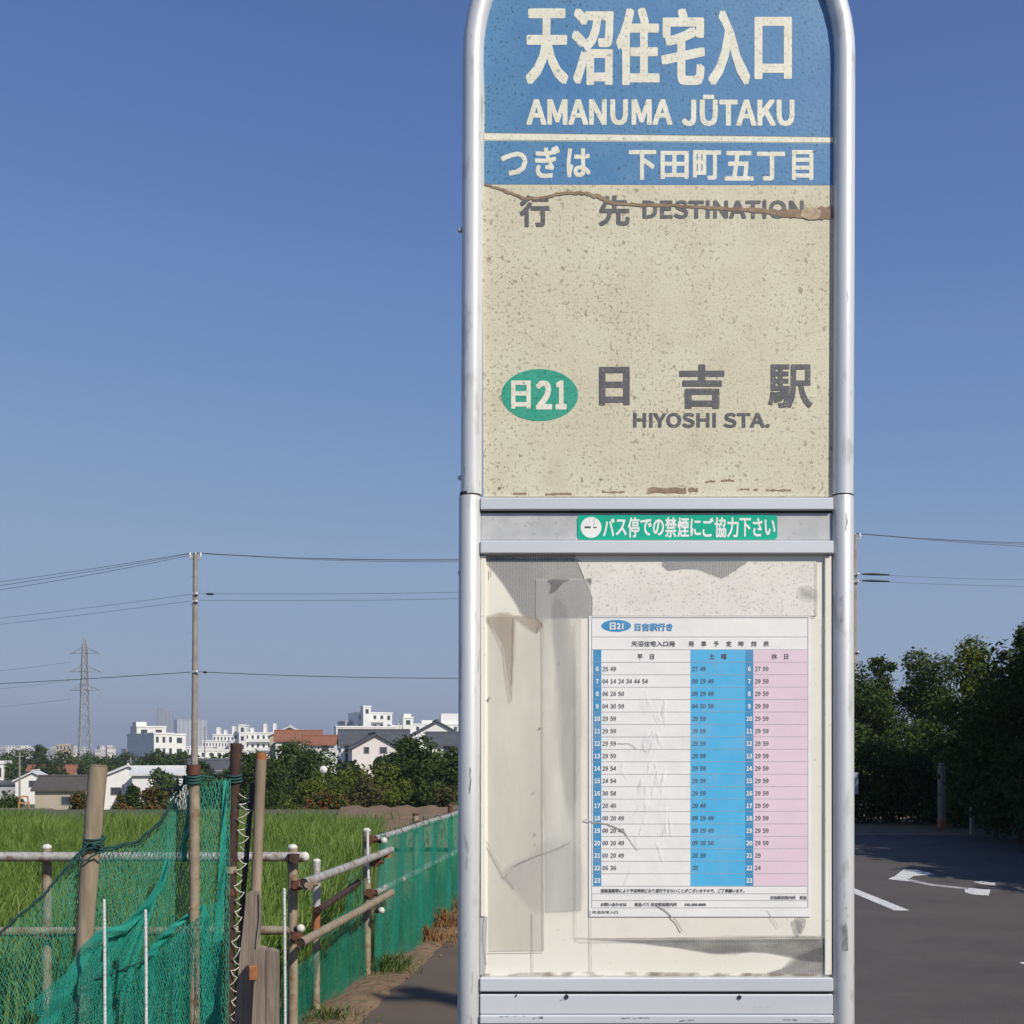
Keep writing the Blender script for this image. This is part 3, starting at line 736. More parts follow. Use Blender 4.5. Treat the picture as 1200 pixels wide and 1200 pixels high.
soft([(672, 1099), (740, 1099), (850, 1098), (960, 1097), (969, 1110), (969, 1125), (950, 1126), (910, 1118), (880, 1115), (840, 1117), (800, 1111), (740, 1104)], 0.0010, M['soft_grime'], 'grime_band', root, n=8, grow=5, sub=4)
soft([(930, 1124), (955, 1112), (969, 1112), (969, 1141), (900, 1141), (918, 1134)], 0.0013, M['soft_grime'], 'grime_band', root, n=7, grow=8, sub=4)
soft([(940, 690), (953, 694), (955, 702), (946, 702), (938, 700)], 0.0014, M['soft_grime'], 'grime_band', root, n=3, grow=9, sub=4)
sheet([(566, 1140.5), (690, 1138), (969, 1141), (969, 1144), (565, 1144)], 0.0018, 0.0002).build('grime_edge', M['grime_edge'], root)
soft([(930, 1076), (944, 1076), (940, 1090), (936, 1094)], 0.0040, M['soft_grime'], 'torn_scrap', root, n=9, grow=1.0, sub=3)
cracks = [[(563, 974), (572, 990), (592, 1028), (602, 1014), (626, 1003), (655, 993), (670, 985)], [(593, 1026), (604, 1040)], [(624, 1069), (624.5, 1140)], [(636, 735), (637, 1113)], [(572, 1115), (637, 1114)], [(692, 1066), (692.5, 1138)],
          [(603, 721), (602, 760), (601, 800)], [(571, 722), (582, 742), (590, 762), (597, 812), (599, 822)], [(637, 733), (634, 728), (630, 741)], [(565, 1143.5), (970, 1143.5)], [(693, 722), (956, 722)], [(956.3, 658), (956.3, 722)], [(567, 1075), (566, 1100), (570, 1130)]]
for i, cpts in enumerate(cracks):
    strip_mesh(wobble(cpts, 0.4 if len(cpts) > 2 else 0.12, 5, i), 0.7 if i not in (0, 1) else 1.0, 0.0026).build('crack_line', M['crack_line'], root)
for px, py, sx, sy in ((573.5, 818, 4, 5), (634, 852, 2.5, 4), (575, 672, 1.2, 14), (626, 928, 1.2, 3), (628, 976, 1, 5), (628, 988, 1, 3), (599, 956, 1, 2), (656, 776, 1.2, 4), (652, 805, 1.2, 2)):
    c = []
    for k in range(9):
        a = 2 * PI * k / 9; q = rr.uniform(.6, 1.1); c.append((px + sx / 2 * q * math.cos(a), py + sy / 2 * q * math.sin(a)))
    sheet(c, 0.0027, 0.0002).build('dirt_spot', M['crack_line'], root)

# timetable: paper, colour columns, rules and print
T0 = 0.0014
paper = sheet([(690, 722), (950, 722), (950, 1074), (690, 1074)], T0, 0.0002).build('timetable_sheet', M['paper'], root)
YH, RH = 776.0, 14.56
for x0, x1, mm in ((695, 704.5, 'print_blue'), (809, 873, 'print_cyan'), (873, 882.5, 'print_blue'), (882.5, 946, 'print_pink')):
    sheet(rectp(x0, 761.5, x1, 1038.5), T0 + 0.0002, 0.0001).build('print_column', M[mm], paper)
sheet([(722 + 17.5 * math.cos(2 * PI * i / 36), 733.5 + 7 * math.sin(2 * PI * i / 36)) for i in range(36)], T0 + 0.0002, 0.0001).build('print_badge', M['print_blue'], paper)
ln = Print(T0 + 0.0004)
for y in (724, 746.3, 761.3) + tuple(YH + RH * i for i in range(19)) + (1047, 1055, 1063.5):
    ln.rect(693.5, y - .2, 946.5, y + .2)
for x in (693.5, 946.5): ln.rect(x - .25, 724, x + .25, 1063.5, 0.00003)
ln.build('ruled_lines', M['print_line'], paper)
bk = Print(T0 + 0.0006); wt = Print(T0 + 0.0006); bl = Print(T0 + 0.0006)
wt.text('日21', 713, 737.3, 9.5, r=.35)
bl.text('日吉駅行き', 742.5, 738.5, 9.3, r=.35)
bk.text('天沼住宅入口発', 740, 757, 6.6, r=.12, x1=791)
for i, ch in enumerate('発車予定時刻表'): bk.text(ch, 810 + i * 14.6, 757, 6.6, r=.12, center=True)
for t, x in (('平', 750), ('日', 764), ('土', 834), ('曜', 848), ('休', 907), ('日', 921)): bk.text(t, x, 772, 6.8, r=.14, center=True)
WD = ['25 49', '04 14 24 34 44 54', '06 26 50', '04 30 59', '29 59', '29 59', '29 59', '29 59', '29 54', '24 54', '30 58', '20 40', '00 20 49', '00 20 49', '00 20 49', '00 20 49', '06 36', '']
SD = ['27 49', '09 29 49', '09 29 49', '04 30 59', '29 59', '29 59', '29 59', '29 59', '29 59', '29 59', '29 59', '20 49', '09 29 49', '09 29 49', '09 20 50', '20 39', '20', '']
HD = ['27 59', '29 59', '29 59', '29 59', '29 59', '29 59', '29 59', '29 59', '29 59', '29 59', '29 59', '29 59', '29 59', '29 59', '29 59', '29', '24', '']
for i in range(18):
    yb = YH + RH * (i + 1) - 4.3
    for x in (699.7, 877.7): wt.text(str(6 + i), x, yb + .3, 7.4, .95, r=.3, center=True, sans=True)
    for row, x in ((WD, 705.8), (SD, 810.8), (HD, 884.3)):
        for k, t in enumerate(row[i].split()): bk.text(t, x + k * 9.3, yb, 7.2, .95, r=.08, sans=True)
bk.text('道路混雑等により予定時刻どおり運行できないことがございますので、ご了承願います。', 704, 1045.3, 4.6, r=.12, x1=872)
bk.text('お問い合わせは　　東急バス 日吉駅前案内所　　045-000-0000', 704, 1061.3, 4.4, r=.12, x1=827)
bk.text('日吉駅前案内所　東急', 903, 1053.3, 4.4, r=.12, x1=945)
bk.text('天沼住宅入口', 694, 1070, 3.6, r=.08, x1=724)
bk.build('black_print', M['print_black'], paper); wt.build('white_print', M['white_ink'], paper); bl.build('blue_print', M['print_blue'], paper)
# clear wrinkled sleeve over the timetable
def sleeve(x0, y0, x1, y1, out):
    nx, ny = 60, 84; V = []; Q = []
    for j in range(ny + 1):
        for i in range(nx + 1):
            x = x0 + (x1 - x0) * i / nx; y = y0 + (y1 - y0) * j / ny
            g = math.exp(-((x - 770) / 42) ** 2 - ((y - 950) / 110) ** 2)
            dz = g * (0.9 * math.sin(x * .16 + y * .05 + 2 * math.sin(y * .04)) + 0.7 * math.sin(y * .11 - x * .09) + .5 * math.sin(x * .31 - y * .17)) * 0.0028
            dz += 0.0005 * math.sin(x * .05 + 1) + .0004 * math.sin(y * .035 + x * .02)
            ed = min(x - x0, x1 - x, y - y0, y1 - y); dz *= min(1, ed / 20.0)
            V.append(S(x, y, out + abs(dz)))
    for j in range(ny):
        for i in range(nx): a = j * (nx + 1) + i; Q.append((a, a + nx + 1, a + nx + 2, a + 1))
    return V, Q
V, Q = sleeve(676, 722, 966, 1100, 0.0034)
link_mesh('clear_sleeve', mesh_of([v - wloc(root) for v in V], Q, 'clear_sleeve', True), M['film_clear'], root)
m = MB()
for p0, p1 in (((675, 1092), (675, 730)), ((683, 1101), (960, 1099)), ((966, 1092), (966, 730))):
    m.tube([S(*p0, .0034), S(*p1, .0034)], 0.0008, 6)
for k, ctr in ((0, (683, 1093)), (1, (958, 1092))):
    m.tube([S(ctr[0] + (8 * math.cos(a)) * (-1 if k == 0 else 1), ctr[1] + 8 * math.sin(a), .0034) for a in np.linspace(0, PI / 2, 7)], .0008, 6)
m.build('sleeve_seam', M['film_cream'], root)
for i, cpts in enumerate([[(684, 960), (694, 963), (712, 966), (728, 972), (734, 978)], [(734, 978), (740, 988), (747, 996)], [(770, 1061), (783, 1070), (793, 1080), (799, 1091)], [(724, 871), (738, 871), (746, 878)], [(898, 1066), (908, 1080), (912, 1087)]]):
    strip_mesh(wobble(cpts, 0.5, 5, 40 + i), (1.5, .8, 1.5, .7, .6)[i], T0 + 0.0009).build('crack_line', M['crack_line'], root)
# sleeve creases over the weekday column, their glare and shade painted as streaks
rc_ = random.Random(77)
for k in range(30):
    x = rc_.gauss(766, 15); y = rc_.uniform(800, 1010); l = rc_.uniform(10, 42); sl = rc_.uniform(-.45, .45)
    cpts = wobble([(x, y), (x + sl * l * .5 + rc_.uniform(-4, 4), y + l * .5), (x + sl * l, y + l)], .7, 6, k)
    ww_ = [.3 + rc_.uniform(1.0, 4.6) * math.sin(PI * i / (len(cpts) - 1)) for i in range(len(cpts))]
    strip_mesh(cpts, ww_, 0.0030 + .00001 * k).build('crease', M['crease' if k % 3 else 'crease_dark'], root)
for cpts, w_ in (([(623, 1191), (636, 1190)], 3), ([(727, 1191), (760, 1190.5)], 1.4), ([(585, 1189), (615, 1188.5)], 1), ([(795, 1194), (812, 1193)], 1.4), ([(915, 1192.5), (932, 1193)], 1.6), ([(880, 1178), (905, 1177.6)], .8)):
    strip_mesh(wobble(cpts, .3, 6, 3), w_, 0.0113).build('scuff', M['scuff'], root)
for cpts, w_ in (([(987, 1062), (986.5, 1085), (987.5, 1112)], 6), ([(984, 700), (984.5, 730)], 1.5), ([(989, 604), (988.5, 625)], 2.0), ([(552, 900), (551.5, 930)], 1.5)):
    strip_mesh(wobble(cpts, .8, 8, 4), w_, TR + .0006).build('scuff', M['scuff'], root)
# little bolt heads on the outer edge of the left post
for py in (270, 560, 671, 945, 1147):
    c = S(539.2, py, 0.0); MB().sphere(c, 0.003, 10, 6).build('bolt', M['alu_lower'], root)

# ================================================================== PIPE FENCE ALONG THE PADDY
def clamp(m, c, r, axis):
    """scaffold coupler: ring block with two lugs and a bolt"""
    c = Vector(c); ax = Vector(axis).normalized()
    sd = ax.cross(Vector((0, 0, 1))).normalized() if abs(ax.z) < .9 else Vector((1, 0, 0))
    m.tube([c - ax * r * 1.0, c + ax * r * 1.0], r * 1.32, 12)
    m.tube([c + sd * r * 1.1 - ax * r * .35, c + sd * r * 2.1 - ax * r * .35], r * .42, 8)
    m.tube([c - Vector((0, r * 1.1, 0)), c - Vector((0, r * 2.0, 0))], r * .5, 8)
    m.tube([c - Vector((0, r * 1.9, 0)), c - Vector((0, r * 2.2, 0))], r * .7, 6)
    return m
PR = 0.0245
fr = thing('pipe_fence', (fence_x(6.6), 6.6, -0.05), 'rusty galvanised pipe fence receding along the pavement edge', 'fence')
fpts = [6.6, 8.3, 10.0, 11.7, 13.4, 15.1, 16.8, 18.5, 20.2, 21.9]
tops = [ZX(994, 6.6), ZX(974, 8.3)] + [0.98] * 8
for i, (y, zt) in enumerate(zip(fpts, tops)):
    x = fence_x(y)
    MB().tube([(x, y, -0.4), (x + .002, y, 0.3), (x, y, zt)], PR * (1.08 if i < 2 else 1.0), 14).build('post', M['old_pipe'] if i < 3 else M['rust'], fr)
    MB().sphere((x, y, zt + .004), PR * 1.12, 12, 6, (1, 1, .7)).build('end_cap', M['cap'] if i < 2 else M['rust'], fr)
def rl(p0, p1, material, r=PR, name='rail'):
    p0, p1 = Vector(p0), Vector(p1); t = (p1 - p0).normalized()
    MB().tube([p0, p0.lerp(p1, .5) + Vector((0, 0, -.004)), p1], r, 14, caps=False).build(name, material, fr)
    for p, s in ((p0, -1), (p1, 1)):
        MB().tube([p - t * s * .004, p - t * s * 0.03], r * .82, 12).build('pipe_bore', M['dark_rust'], fr)
# first bay: two sloping loose rails
rl(PX(356, 1035, 6.45), PX(458, 996, 8.55), M['pipe'])
rl(PX(352, 1105, 6.40), PX(459, 1046, 8.55), M['bamboo'])
# dark brace rail behind
rl(PX(372, 1067, 7.1), PX(420, 1034, 8.2), M['dark_rust'], PR * .8)
# the short white stub post behind the corner
x = fence_x(7.2) - .02
MB().tube([PX(371, 1010, 7.2), PX(371, 1062, 7.2)], PR * .95, 12).build('stub_pipe', M['pipe'], fr)
MB().tube([PX(371, 1062, 7.2), PX(370.5, 1090, 7.2)], PR * .95, 12).build('stub_rusted', M['rust_orange'], fr)
MB().tube([PX(370.5, 1090, 7.2), PX(370, 1260, 7.2)], PR * .95, 12).build('stub_foot', M['old_pipe'], fr)
MB().sphere(PX(371, 1009, 7.2), PR, 10, 6, (1, 1, .6)).build('end_cap', M['cap'], fr)
# far bays: top and middle rails
for za, zb, n0 in ((0.905, 0.905, 1), (0.545, 0.545, 1)):
    for i in range(n0, len(fpts) - 1):
        a, b = fpts[i], fpts[i + 1]
        rl((fence_x(a) + .05, a + .02, za), (fence_x(b) + .05, b - .02, zb), M['pipe'])
for i, y in enumerate(fpts):
    x = fence_x(y)
    for z in ((0.905, 0.545) if i else (ZX(1038, 6.55), ZX(1098, 6.55))):
        clamp(MB(), (x + .02, y - .005, z), PR * 1.05, (0.115, 1, 0) if i else (0, 0, 1)).build('clamp', M['rust'], fr)
clamp(MB(), PX(344, 1006, 6.55), PR, (0, 0, 1)).build('clamp', M['dark_rust'], fr)
clamp(MB(), PX(362, 1036, 6.5), PR, (.115, 1, 0)).build('clamp', M['old_pipe'], fr)
clamp(MB(), PX(440, 1010, 8.25), PR * 1.1, (.115, 1, 0)).build('clamp', M['rust'], fr)
for px, py, d in ((352.5, 1088, 6.42), (450, 985, 8.24), (447, 1067, 8.2)):
    MB().sphere(PX(px, py, d), PR * .92, 12, 8).build('end_cap', M['cap'], fr)
    MB().tube([PX(px, py, d), PX(px - 6, py + 1, d + .05)], PR * .6, 8).build('cap_bolt', M['dark_rust'], fr)
MB().box(PX(502, 1016, 10.4), (.07, .05, .05), .3).build('rust_bracket', M['rust_orange'], fr)
MB().box(PX(452, 1002, 8.5), (.05, .12, .03), .3).build('rust_bracket', M['rust_orange'], fr)
# cross fence parallel to the picture
fc = thing('pipe_fence', (XX(55, 6.7), 6.7, -0.3), 'white pipe fence across the paddy edge behind the green net', 'fence')
def fcx(mb, name, material): return mb.build(name, material, fc)
fcx(MB().tube([PX(-260, 1004, 6.62), PX(100, 1004, 6.62), PX(355, 1004, 6.58)], PR * 1.05, 14), 'rail', M['pipe'])
fcx(MB().sphere(PX(357, 1004, 6.58), PR * 1.1, 12, 6), 'end_cap', M['cap'])
fcx(MB().tube([PX(-260, 1093, 6.64), PX(200, 1091, 6.64), PX(340, 1090, 6.6)], PR, 14), 'rail', M['old_pipe'])
for px in (55, -245):
    fcx(MB().tube([(XX(px, 6.7), 6.7, -0.6), (XX(px, 6.7), 6.7, ZX(994, 6.7))], PR * 1.05, 14), 'post', M['old_pipe'])
    fcx(MB().sphere((XX(px, 6.7), 6.7, ZX(993, 6.7)), PR * 1.1, 12, 6, (1, 1, .7)), 'end_cap', M['cap'])
    fcx(clamp(MB(), (XX(px - 1.5, 6.66), 6.66, ZX(1004, 6.66)), PR * 1.05, (0, 0, 1)), 'clamp', M['dark_rust'])
    fcx(clamp(MB(), (XX(px - 2, 6.66), 6.66, ZX(1095, 6.66)), PR * 1.05, (0, 0, 1)), 'clamp', M['rust'])

# ================================================================== STAKES AND TIMBERS IN FRONT
def pole(name, label, cat, pts, r, material, d, parts=(), n=12, group=None, knots=0):
    P = [PX(x, y, dd) for x, y, dd in pts]
    t = thing(name, (P[-1].x, P[-1].y, min(P[-1].z, -0.25)), label, cat, group)
    # resample with slight irregularity
    Q = []; Rr = []
    rd = random.Random(len(label))
    for i in range(len(P) - 1):
        for k in range(8):
            Q.append(P[i].lerp(P[i + 1], k / 8) + Vector((rd.uniform(-1, 1), rd.uniform(-1, 1), 0)) * r * .05); Rr.append(r * rd.uniform(.95, 1.05))
    Q.append(P[-1]); Rr.append(r)
    for i in range(len(Q)):
        if knots and i % knots == 0 and 0 < i < len(Q) - 1: Rr[i] *= 1.1
    MB().tube(Q, Rr, n).build('shaft', material, t)
    return t, P
D = 5.6
t, P = pole('wooden_stake', 'thick leaning weathered wooden stake the green net is tied to', 'stake', [(115.5, 898, D), (103, 1040, D), (84, 1420, D)], .041, M['bamboo'], D, n=9)
m = MB()
for k in range(4):
    c = PX(110.5 - k * .5, 982 + k * 4.5, D); m.tube([c + Vector((.045 * math.cos(a), .045 * math.sin(a), .006 * math.sin(a + k))) for a in np.linspace(0, 2 * PI, 17)], .0055, 5, caps=False)
m.build('rope_wrap', M['net_rope'], t)
m = MB(); m.tube([PX(115.4, 897.6, D) + Vector((0, 0, .0)), PX(115.5, 897, D) + Vector((0, 0, .002))], .037, 12); m.build('sawn_end', M['old_pipe'], t)
t, P = pole('net_post', 'straight tan pipe standing at the net with a rusty collar', 'post', [(227.5, 900, 5.53), (228, 1100, 5.53), (228, 1400, 5.53)], .0235, M['old_pipe'], 5.53)
m = MB(); m.tube([PX(227.5, 896, 5.53), PX(227.5, 908, 5.53)], .029, 14); m.build('collar', M['rust'], t)
m = MB()
for k in range(3):
    c = PX(227.5, 909 + k * 3.5, 5.53); m.tube([c + Vector((.029 * math.cos(a), .029 * math.sin(a), .008 * math.sin(a))) for a in np.linspace(0, 2 * PI, 15)], .006, 5, caps=False)
m.build('rope_wrap', M['net_rope'], t)
t, P = pole('rusty_pipe', 'dark rust-brown pipe standing at the net edge beside the laced cord', 'pipe', [(277, 871, 5.7), (270, 1040, 5.7), (262, 1410, 5.7)], .0265, M['dark_rust'], 5.7)
for yy, mm in ((1019, 'bamboo'), (1045, 'rust')):
    c = PX(270.3, yy, 5.7); MB().tube([c + Vector((0, 0, .015)), c - Vector((0, 0, .015))], .0315, 12).build('collar', M[mm], t)
m = MB()
for k in range(3):
    c = PX(275, 908 + k * 3.5, 5.7); m.tube([c + Vector((.031 * math.cos(a), .031 * math.sin(a), .008 * math.sin(a))) for a in np.linspace(0, 2 * PI, 15)], .005, 5, caps=False)
m.build('rope_wrap', M['net_rope'], t)
t, P = pole('wooden_stake', 'slim tan stake with a rust-red top beside the dark rusty pipe', 'stake', [(306, 889, 5.65), (300, 1040, 5.65), (296, 1395, 5.65)], .0245, M['bamboo'], 5.65)
MB().tube([PX(306.3, 882, 5.65), PX(306, 890, 5.65)], .0252, 12).build('rusted_top', M['rust_orange'], t)
t, P = pole('plastic_stake', 'thin black plastic stake with white cord laced across it', 'stake', [(296, 917, 5.72), (284, 1060, 5.72), (266, 1370, 5.72)], .0125, M['black_plastic'], 5.72)
# white lacing cord
lc = []
y = 930.0; k = 0
while y < 1205:
    f = (y - 917) / 290
    xl = 280 - f * 14 + random.uniform(-1, 4); xr = 297.5 - f * 26
    lc.append(PX(xl if k % 2 == 0 else max(xr, xl + 9), y + (0 if k % 2 == 0 else 2), 5.67 + (.05 if k % 4 == 1 else 0)))
    y += (5.0 if k % 2 == 0 else 12.5) * random.uniform(.65, 1.3); k += 1
sm = []
for i in range(len(lc) - 1):
    for q in range(4): sm.append(lc[i].lerp(lc[i + 1], q / 4) + Vector((0, 0, -.010 * math.sin(q / 4 * PI))))
cd = tag(MB().tube(sm, .0026, 6).build('lacing_cord', M['cord']), 'white cord laced in zigzag between the rusty pipe and the black stake', 'cord')
m = MB()
# weathered board and stub timber
def timber(name, label, outline, d, thick, material):
    t = thing(name, (XX(outline[0][0], d), d, -0.25), label, 'timber')
    m = MB(); m.slab([PX(x, y, d) for x, y in outline], (0, thick, 0)); m.build('plank', material, t); return t
t = timber('weathered_board', 'split grey weathered board leaning against the slim tan stake', [(290, 1046), (296, 1043.5), (303, 1045), (303.5, 1075), (299, 1110), (293.5, 1200), (286, 1420), (268, 1420), (274, 1200), (281, 1120), (286, 1075)], 5.35, .025, M['greywood'])
m = MB(); m.slab([PX(x, y, 5.34) for x, y in [(303.2, 1047), (305.2, 1052), (305.5, 1085), (301, 1110), (299.6, 1110), (303.6, 1076)]], (0, .02, 0)); m.build('splinter', M['greywood'], t)
t = timber('timber_stub', 'short squared grey timber stub with split top beside the weathered board', [(298, 1116), (303, 1110), (311, 1112), (311, 1420), (297, 1420)], 5.2, .06, M['greywood'])
m = MB(); m.slab([PX(x, y, 5.2) for x, y in [(312, 1113), (317, 1113), (324.5, 1116), (324, 1420), (312, 1420)]], (0, .06, 0)); m.build('plank', M['greywood'], t)
m = MB(); m.box(PX(296.7, 1140, 5.17), (.034, .03, .062), .1, .004); m.build('rusty_tie', M['rust_orange'], t)
for px, y0, d, r, lab in ((122, 1055, 5.3, .0068, 'thin white fibreglass stake in the net beside the leaning wooden stake'), (170.5, 1067, 5.3, .0068, 'thin white fibreglass stake between the leaning stake and the tan pipe'),
                          (333, 1042, 6.3, .008, 'thin white stake standing close to the corner fence post'), (430.5, 973, 8.1, .0095, 'pale blue-white stake tied to the second fence post')):
    t, P = pole('thin_stake', lab, 'stake', [(px, y0, d), (px + .5, y0 + 40, d), (px + 1.5, (y0 + 62) if d > 8 else HZ + 1.75 * F / d, d)], r, M['stake_white'], d, n=8)
    MB().sphere(P[0], r * 1.1, 8, 5, (1, 1, .6)).build('tip', M['cap'], t)

# ================================================================== NETS
def lerp_curve(c, u):
    xs_ = [p[0] for p in c]; n = len(c) - 1
    s = u * n; i = min(int(s), n - 1); f = s - i
    return tuple(c[i][k] * (1 - f) + c[i + 1][k] * f for k in range(len(c[0])))
def arc_resample(c, n):
    L_ = [0]
    for i in range(len(c) - 1): L_.append(L_[-1] + math.dist(c[i], c[i + 1]))
    return [tuple(float(np.interp(t, L_, [p[k] for p in c])) for k in range(len(c[0]))) for t in np.linspace(0, L_[-1], n)]
def net_surface(top, bot, d0, wr, seed, nu=80, nv=60):
    """grid of world points between two pixel curves, with folds in depth"""
    tc_, bc = arc_resample(top, nu + 1), arc_resample(bot, nu + 1)
    r = random.Random(seed); ph = [r.uniform(0, 6) for _ in range(6)]
    G = np.zeros((nv + 1, nu + 1, 3))
    for j in range(nv + 1):
        v = j / nv
        for i in range(nu + 1):
            u = i / nu
            x = tc_[i][0] * (1 - v) + bc[i][0] * v; y = tc_[i][1] * (1 - v) + bc[i][1] * v
            env = math.sin(min(v * 1.2, 1) * PI * .5) * 1.0
            x += env * wr * 60 * (math.sin(u * 17 + ph[0] + v * 3) + .6 * math.sin(u * 31 + ph[1] - v * 5)) * .5
            y += env * wr * 40 * math.sin(u * 11 + v * 7 + ph[4])
            dz = wr * env * (math.sin(u * 23 + ph[2] + 2 * v) + .5 * math.sin(u * 47 + ph[3] + 4 * v))
            G[j, i] = PX(x, y, d0 + dz)
    return G
def sample(G, u, v):
    nv, nu = G.shape[0] - 1, G.shape[1] - 1
    u = np.clip(u, 0, 1) * nu; v = np.clip(v, 0, 1) * nv
    i = np.minimum(u.astype(int), nu - 1); j = np.minimum(v.astype(int), nv - 1)
    fu = (u - i)[:, None]; fv = (v - j)[:, None]
    return (G[j, i] * (1 - fu) + G[j, i + 1] * fu) * (1 - fv) + (G[j + 1, i] * (1 - fu) + G[j + 1, i + 1] * fu) * fv
def net_mesh(name, G, cell_u, cell_v, rad, parent, material, jit=0.25, seed=1, diamond=True):
    """diamond mesh of three-sided cords over the surface; cell_* = number of cells"""
    r = np.random.default_rng(seed)
    nu, nv = cell_u, cell_v
    U = np.linspace(0, 1, nu + 1); W = np.linspace(0, 1, nv + 1)
    uu, vv = np.meshgrid(U, W)
    uu = uu + (np.arange(nv + 1)[:, None] % 2) * (0.5 / nu) * (1 if diamond else 0)
    uu = uu + r.uniform(-jit, jit, uu.shape) / nu; vv = vv + r.uniform(-jit, jit, vv.shape) / nv
    P = sample(G, uu.ravel(), vv.ravel()).reshape(nv + 1, nu + 1, 3)
    segs = []
    for j in range(nv):
        A = P[j]; B = P[j + 1]
        segs.append(np.stack([A, B], 1))
        if j % 2 == 0: segs.append(np.stack([A[1:], B[:-1]], 1))
        else: segs.append(np.stack([A[:-1], B[1:]], 1))
    sg = np.concatenate(segs)
    keep = np.linalg.norm(sg[:, 0] - sg[:, 1], axis=1) > 1e-5
    sg = sg[keep]
    a, b = sg[:, 0], sg[:, 1]; t = b - a; t /= np.linalg.norm(t, axis=1)[:, None]
    h = np.tile(np.array([0.0, 1.0, 0.0]), (len(t), 1)); u1 = np.cross(t, h); u1 /= np.maximum(np.linalg.norm(u1, axis=1), 1e-6)[:, None]; u2 = np.cross(t, u1)
    rr_ = rad * r.uniform(.75, 1.25, (len(t), 1))
    vs = []
    for k in range(3):
        o = u1 * math.cos(2 * PI * k / 3 + .5) + u2 * math.sin(2 * PI * k / 3 + .5)
        vs += [a + o * rr_, b + o * rr_]
    V = np.stack(vs, 1).reshape(-1, 3)
    n = np.arange(len(a))[:, None] * 6
    q = np.concatenate([n + np.array([[0, 1, 3, 2]]), n + np.array([[2, 3, 5, 4]]), n + np.array([[4, 5, 1, 0]])])
    off = np.array(wloc(parent))
    return link_mesh(name, fast_mesh(name, V - off, quads=q), material, parent, kind='stuff')
gn = thing('green_net', tuple(PX(150, HZ + 1.7 * F / 5.5, 5.5)), 'torn green bird net draped over stakes beside the paddy', 'net')
top1 = [(-60, 1140), (-20, 1112), (0, 1093), (50, 1049), (75, 1020), (92, 1000), (120, 994), (160, 986), (186, 966), (205, 935), (216, 915), (226, 909), (250, 911), (270, 912)]
bot1 = [(-60, 1330), (270, 1330)]
G1 = net_surface(top1, [(-70, 1330), (266, 1330)], 5.62, .012, 3)
net_mesh('net_layer', G1, 78, 56, .0016, gn, M['net'], seed=2)
# gathered second layer from the stake to the rusty pipe
top2 = [(86, 1006), (112, 1000), (140, 992), (172, 985), (196, 960), (210, 930), (224, 912), (268, 914)]
G2 = net_surface(top2, [(40, 1330), (120, 1330), (262, 1330)], 5.61, .018, 21)
net_mesh('net_layer', G2, 66, 66, .0013, gn, M['net'], seed=9)
net_mesh('net_layer', net_surface([(196, 1010), (188, 1035), (165, 1068), (145, 1086)], [(48, 1200), (20, 1260)][::-1] if False else [(120, 1260), (90, 1230), (60, 1205), (30, 1180)], 5.52, .012, 31), 34, 60, .0016, gn, M['net_teal'], seed=11)
# dense bunched folds
def fold(path, w0, w1, d, seed, dens=1.0, material='net_teal', rad=.0017):
    a, b = strip_poly(path, [w0 + (w1 - w0) * i / (len(path) - 1) for i in range(len(path))])
    G = net_surface(a, b, d, .008, seed, 60, 14)
    return net_mesh('net_fold', G, int(75 * dens), int(14 * dens), rad, gn, M[material], seed=seed)
fold([(196, 1008), (190, 1034), (172, 1062), (147, 1087), (118, 1096), (100, 1115), (84, 1145), (62, 1185), (30, 1240)], 5, 20, 5.50, 41, 1.3)
fold([(236, 1062), (205, 1085), (183, 1108), (172, 1128), (168, 1160)], 4, 14, 5.53, 42, 1.0)
fold([(264, 915), (261, 1000), (256, 1100), (252, 1230)], 4, 14, 5.60, 43, 1.0)
fold([(239, 1060), (242, 1120), (247, 1230)], 6, 18, 5.52, 44, 1.0)
fold([(226, 912), (222, 950), (214, 1010)], 6, 6, 5.57, 45, 1.0, 'net')
fold([(124, 1092), (126, 1140), (129, 1230)], 4, 10, 5.50, 46, .8)
# lower right bundle, several loose layers
G3 = net_surface([(128, 1150), (170, 1118), (186, 1100), (236, 1062), (258, 1055)], [(110, 1330), (262, 1330)], 5.54, .03, 51)
net_mesh('net_layer', G3, 52, 52, .0012, gn, M['net_teal'], seed=13)
net_mesh('net_layer', net_surface([(150, 1150), (190, 1110), (236, 1070), (258, 1060)], [(130, 1330), (262, 1330)], 5.50, .03, 52), 42, 46, .0011, gn, M['net_teal'], seed=14)
net_mesh('net_layer', net_surface([(60, 1200), (100, 1130), (128, 1120)], [(60, 1330), (140, 1330)], 5.53, .03, 53), 24, 32, .0011, gn, M['net_teal'], seed=15)
rope_px = wobble(top1[:13], 1.0, 6, 4)
MB().tube([PX(x, y, 5.60) for x, y in rope_px], .0062, 7).build('edge_rope', M['net_rope'], gn)
MB().tube([PX(x, y + 3 + 2 * math.sin(x * .2), 5.58) for x, y in wobble(top1[4:10], 1.5, 6, 6)], .004, 6).build('edge_rope', M['net_rope'], gn)
m = MB()
for pp in ([(92, 1000), (104, 988), (118, 990), (123, 982)], [(88, 1008), (100, 996), (112, 992)], [(95, 1012), (110, 1002), (124, 996)]):
    m.tube([PX(x, y, 5.54) for x, y in wobble(pp, .8, 4, 2)], .0048, 6)
m.build('knot', M['net_rope'], gn)
for px, py in ((118, 1143), (150, 1133), (165, 1128)):
    pass
MB().tube([PX(x, y, 5.51) for x, y in wobble([(110, 1147), (128, 1143), (150, 1133), (172, 1124), (178, 1120)], .8, 4, 9)], .0035, 6).build('tie_cord', M['net_rope'], gn)
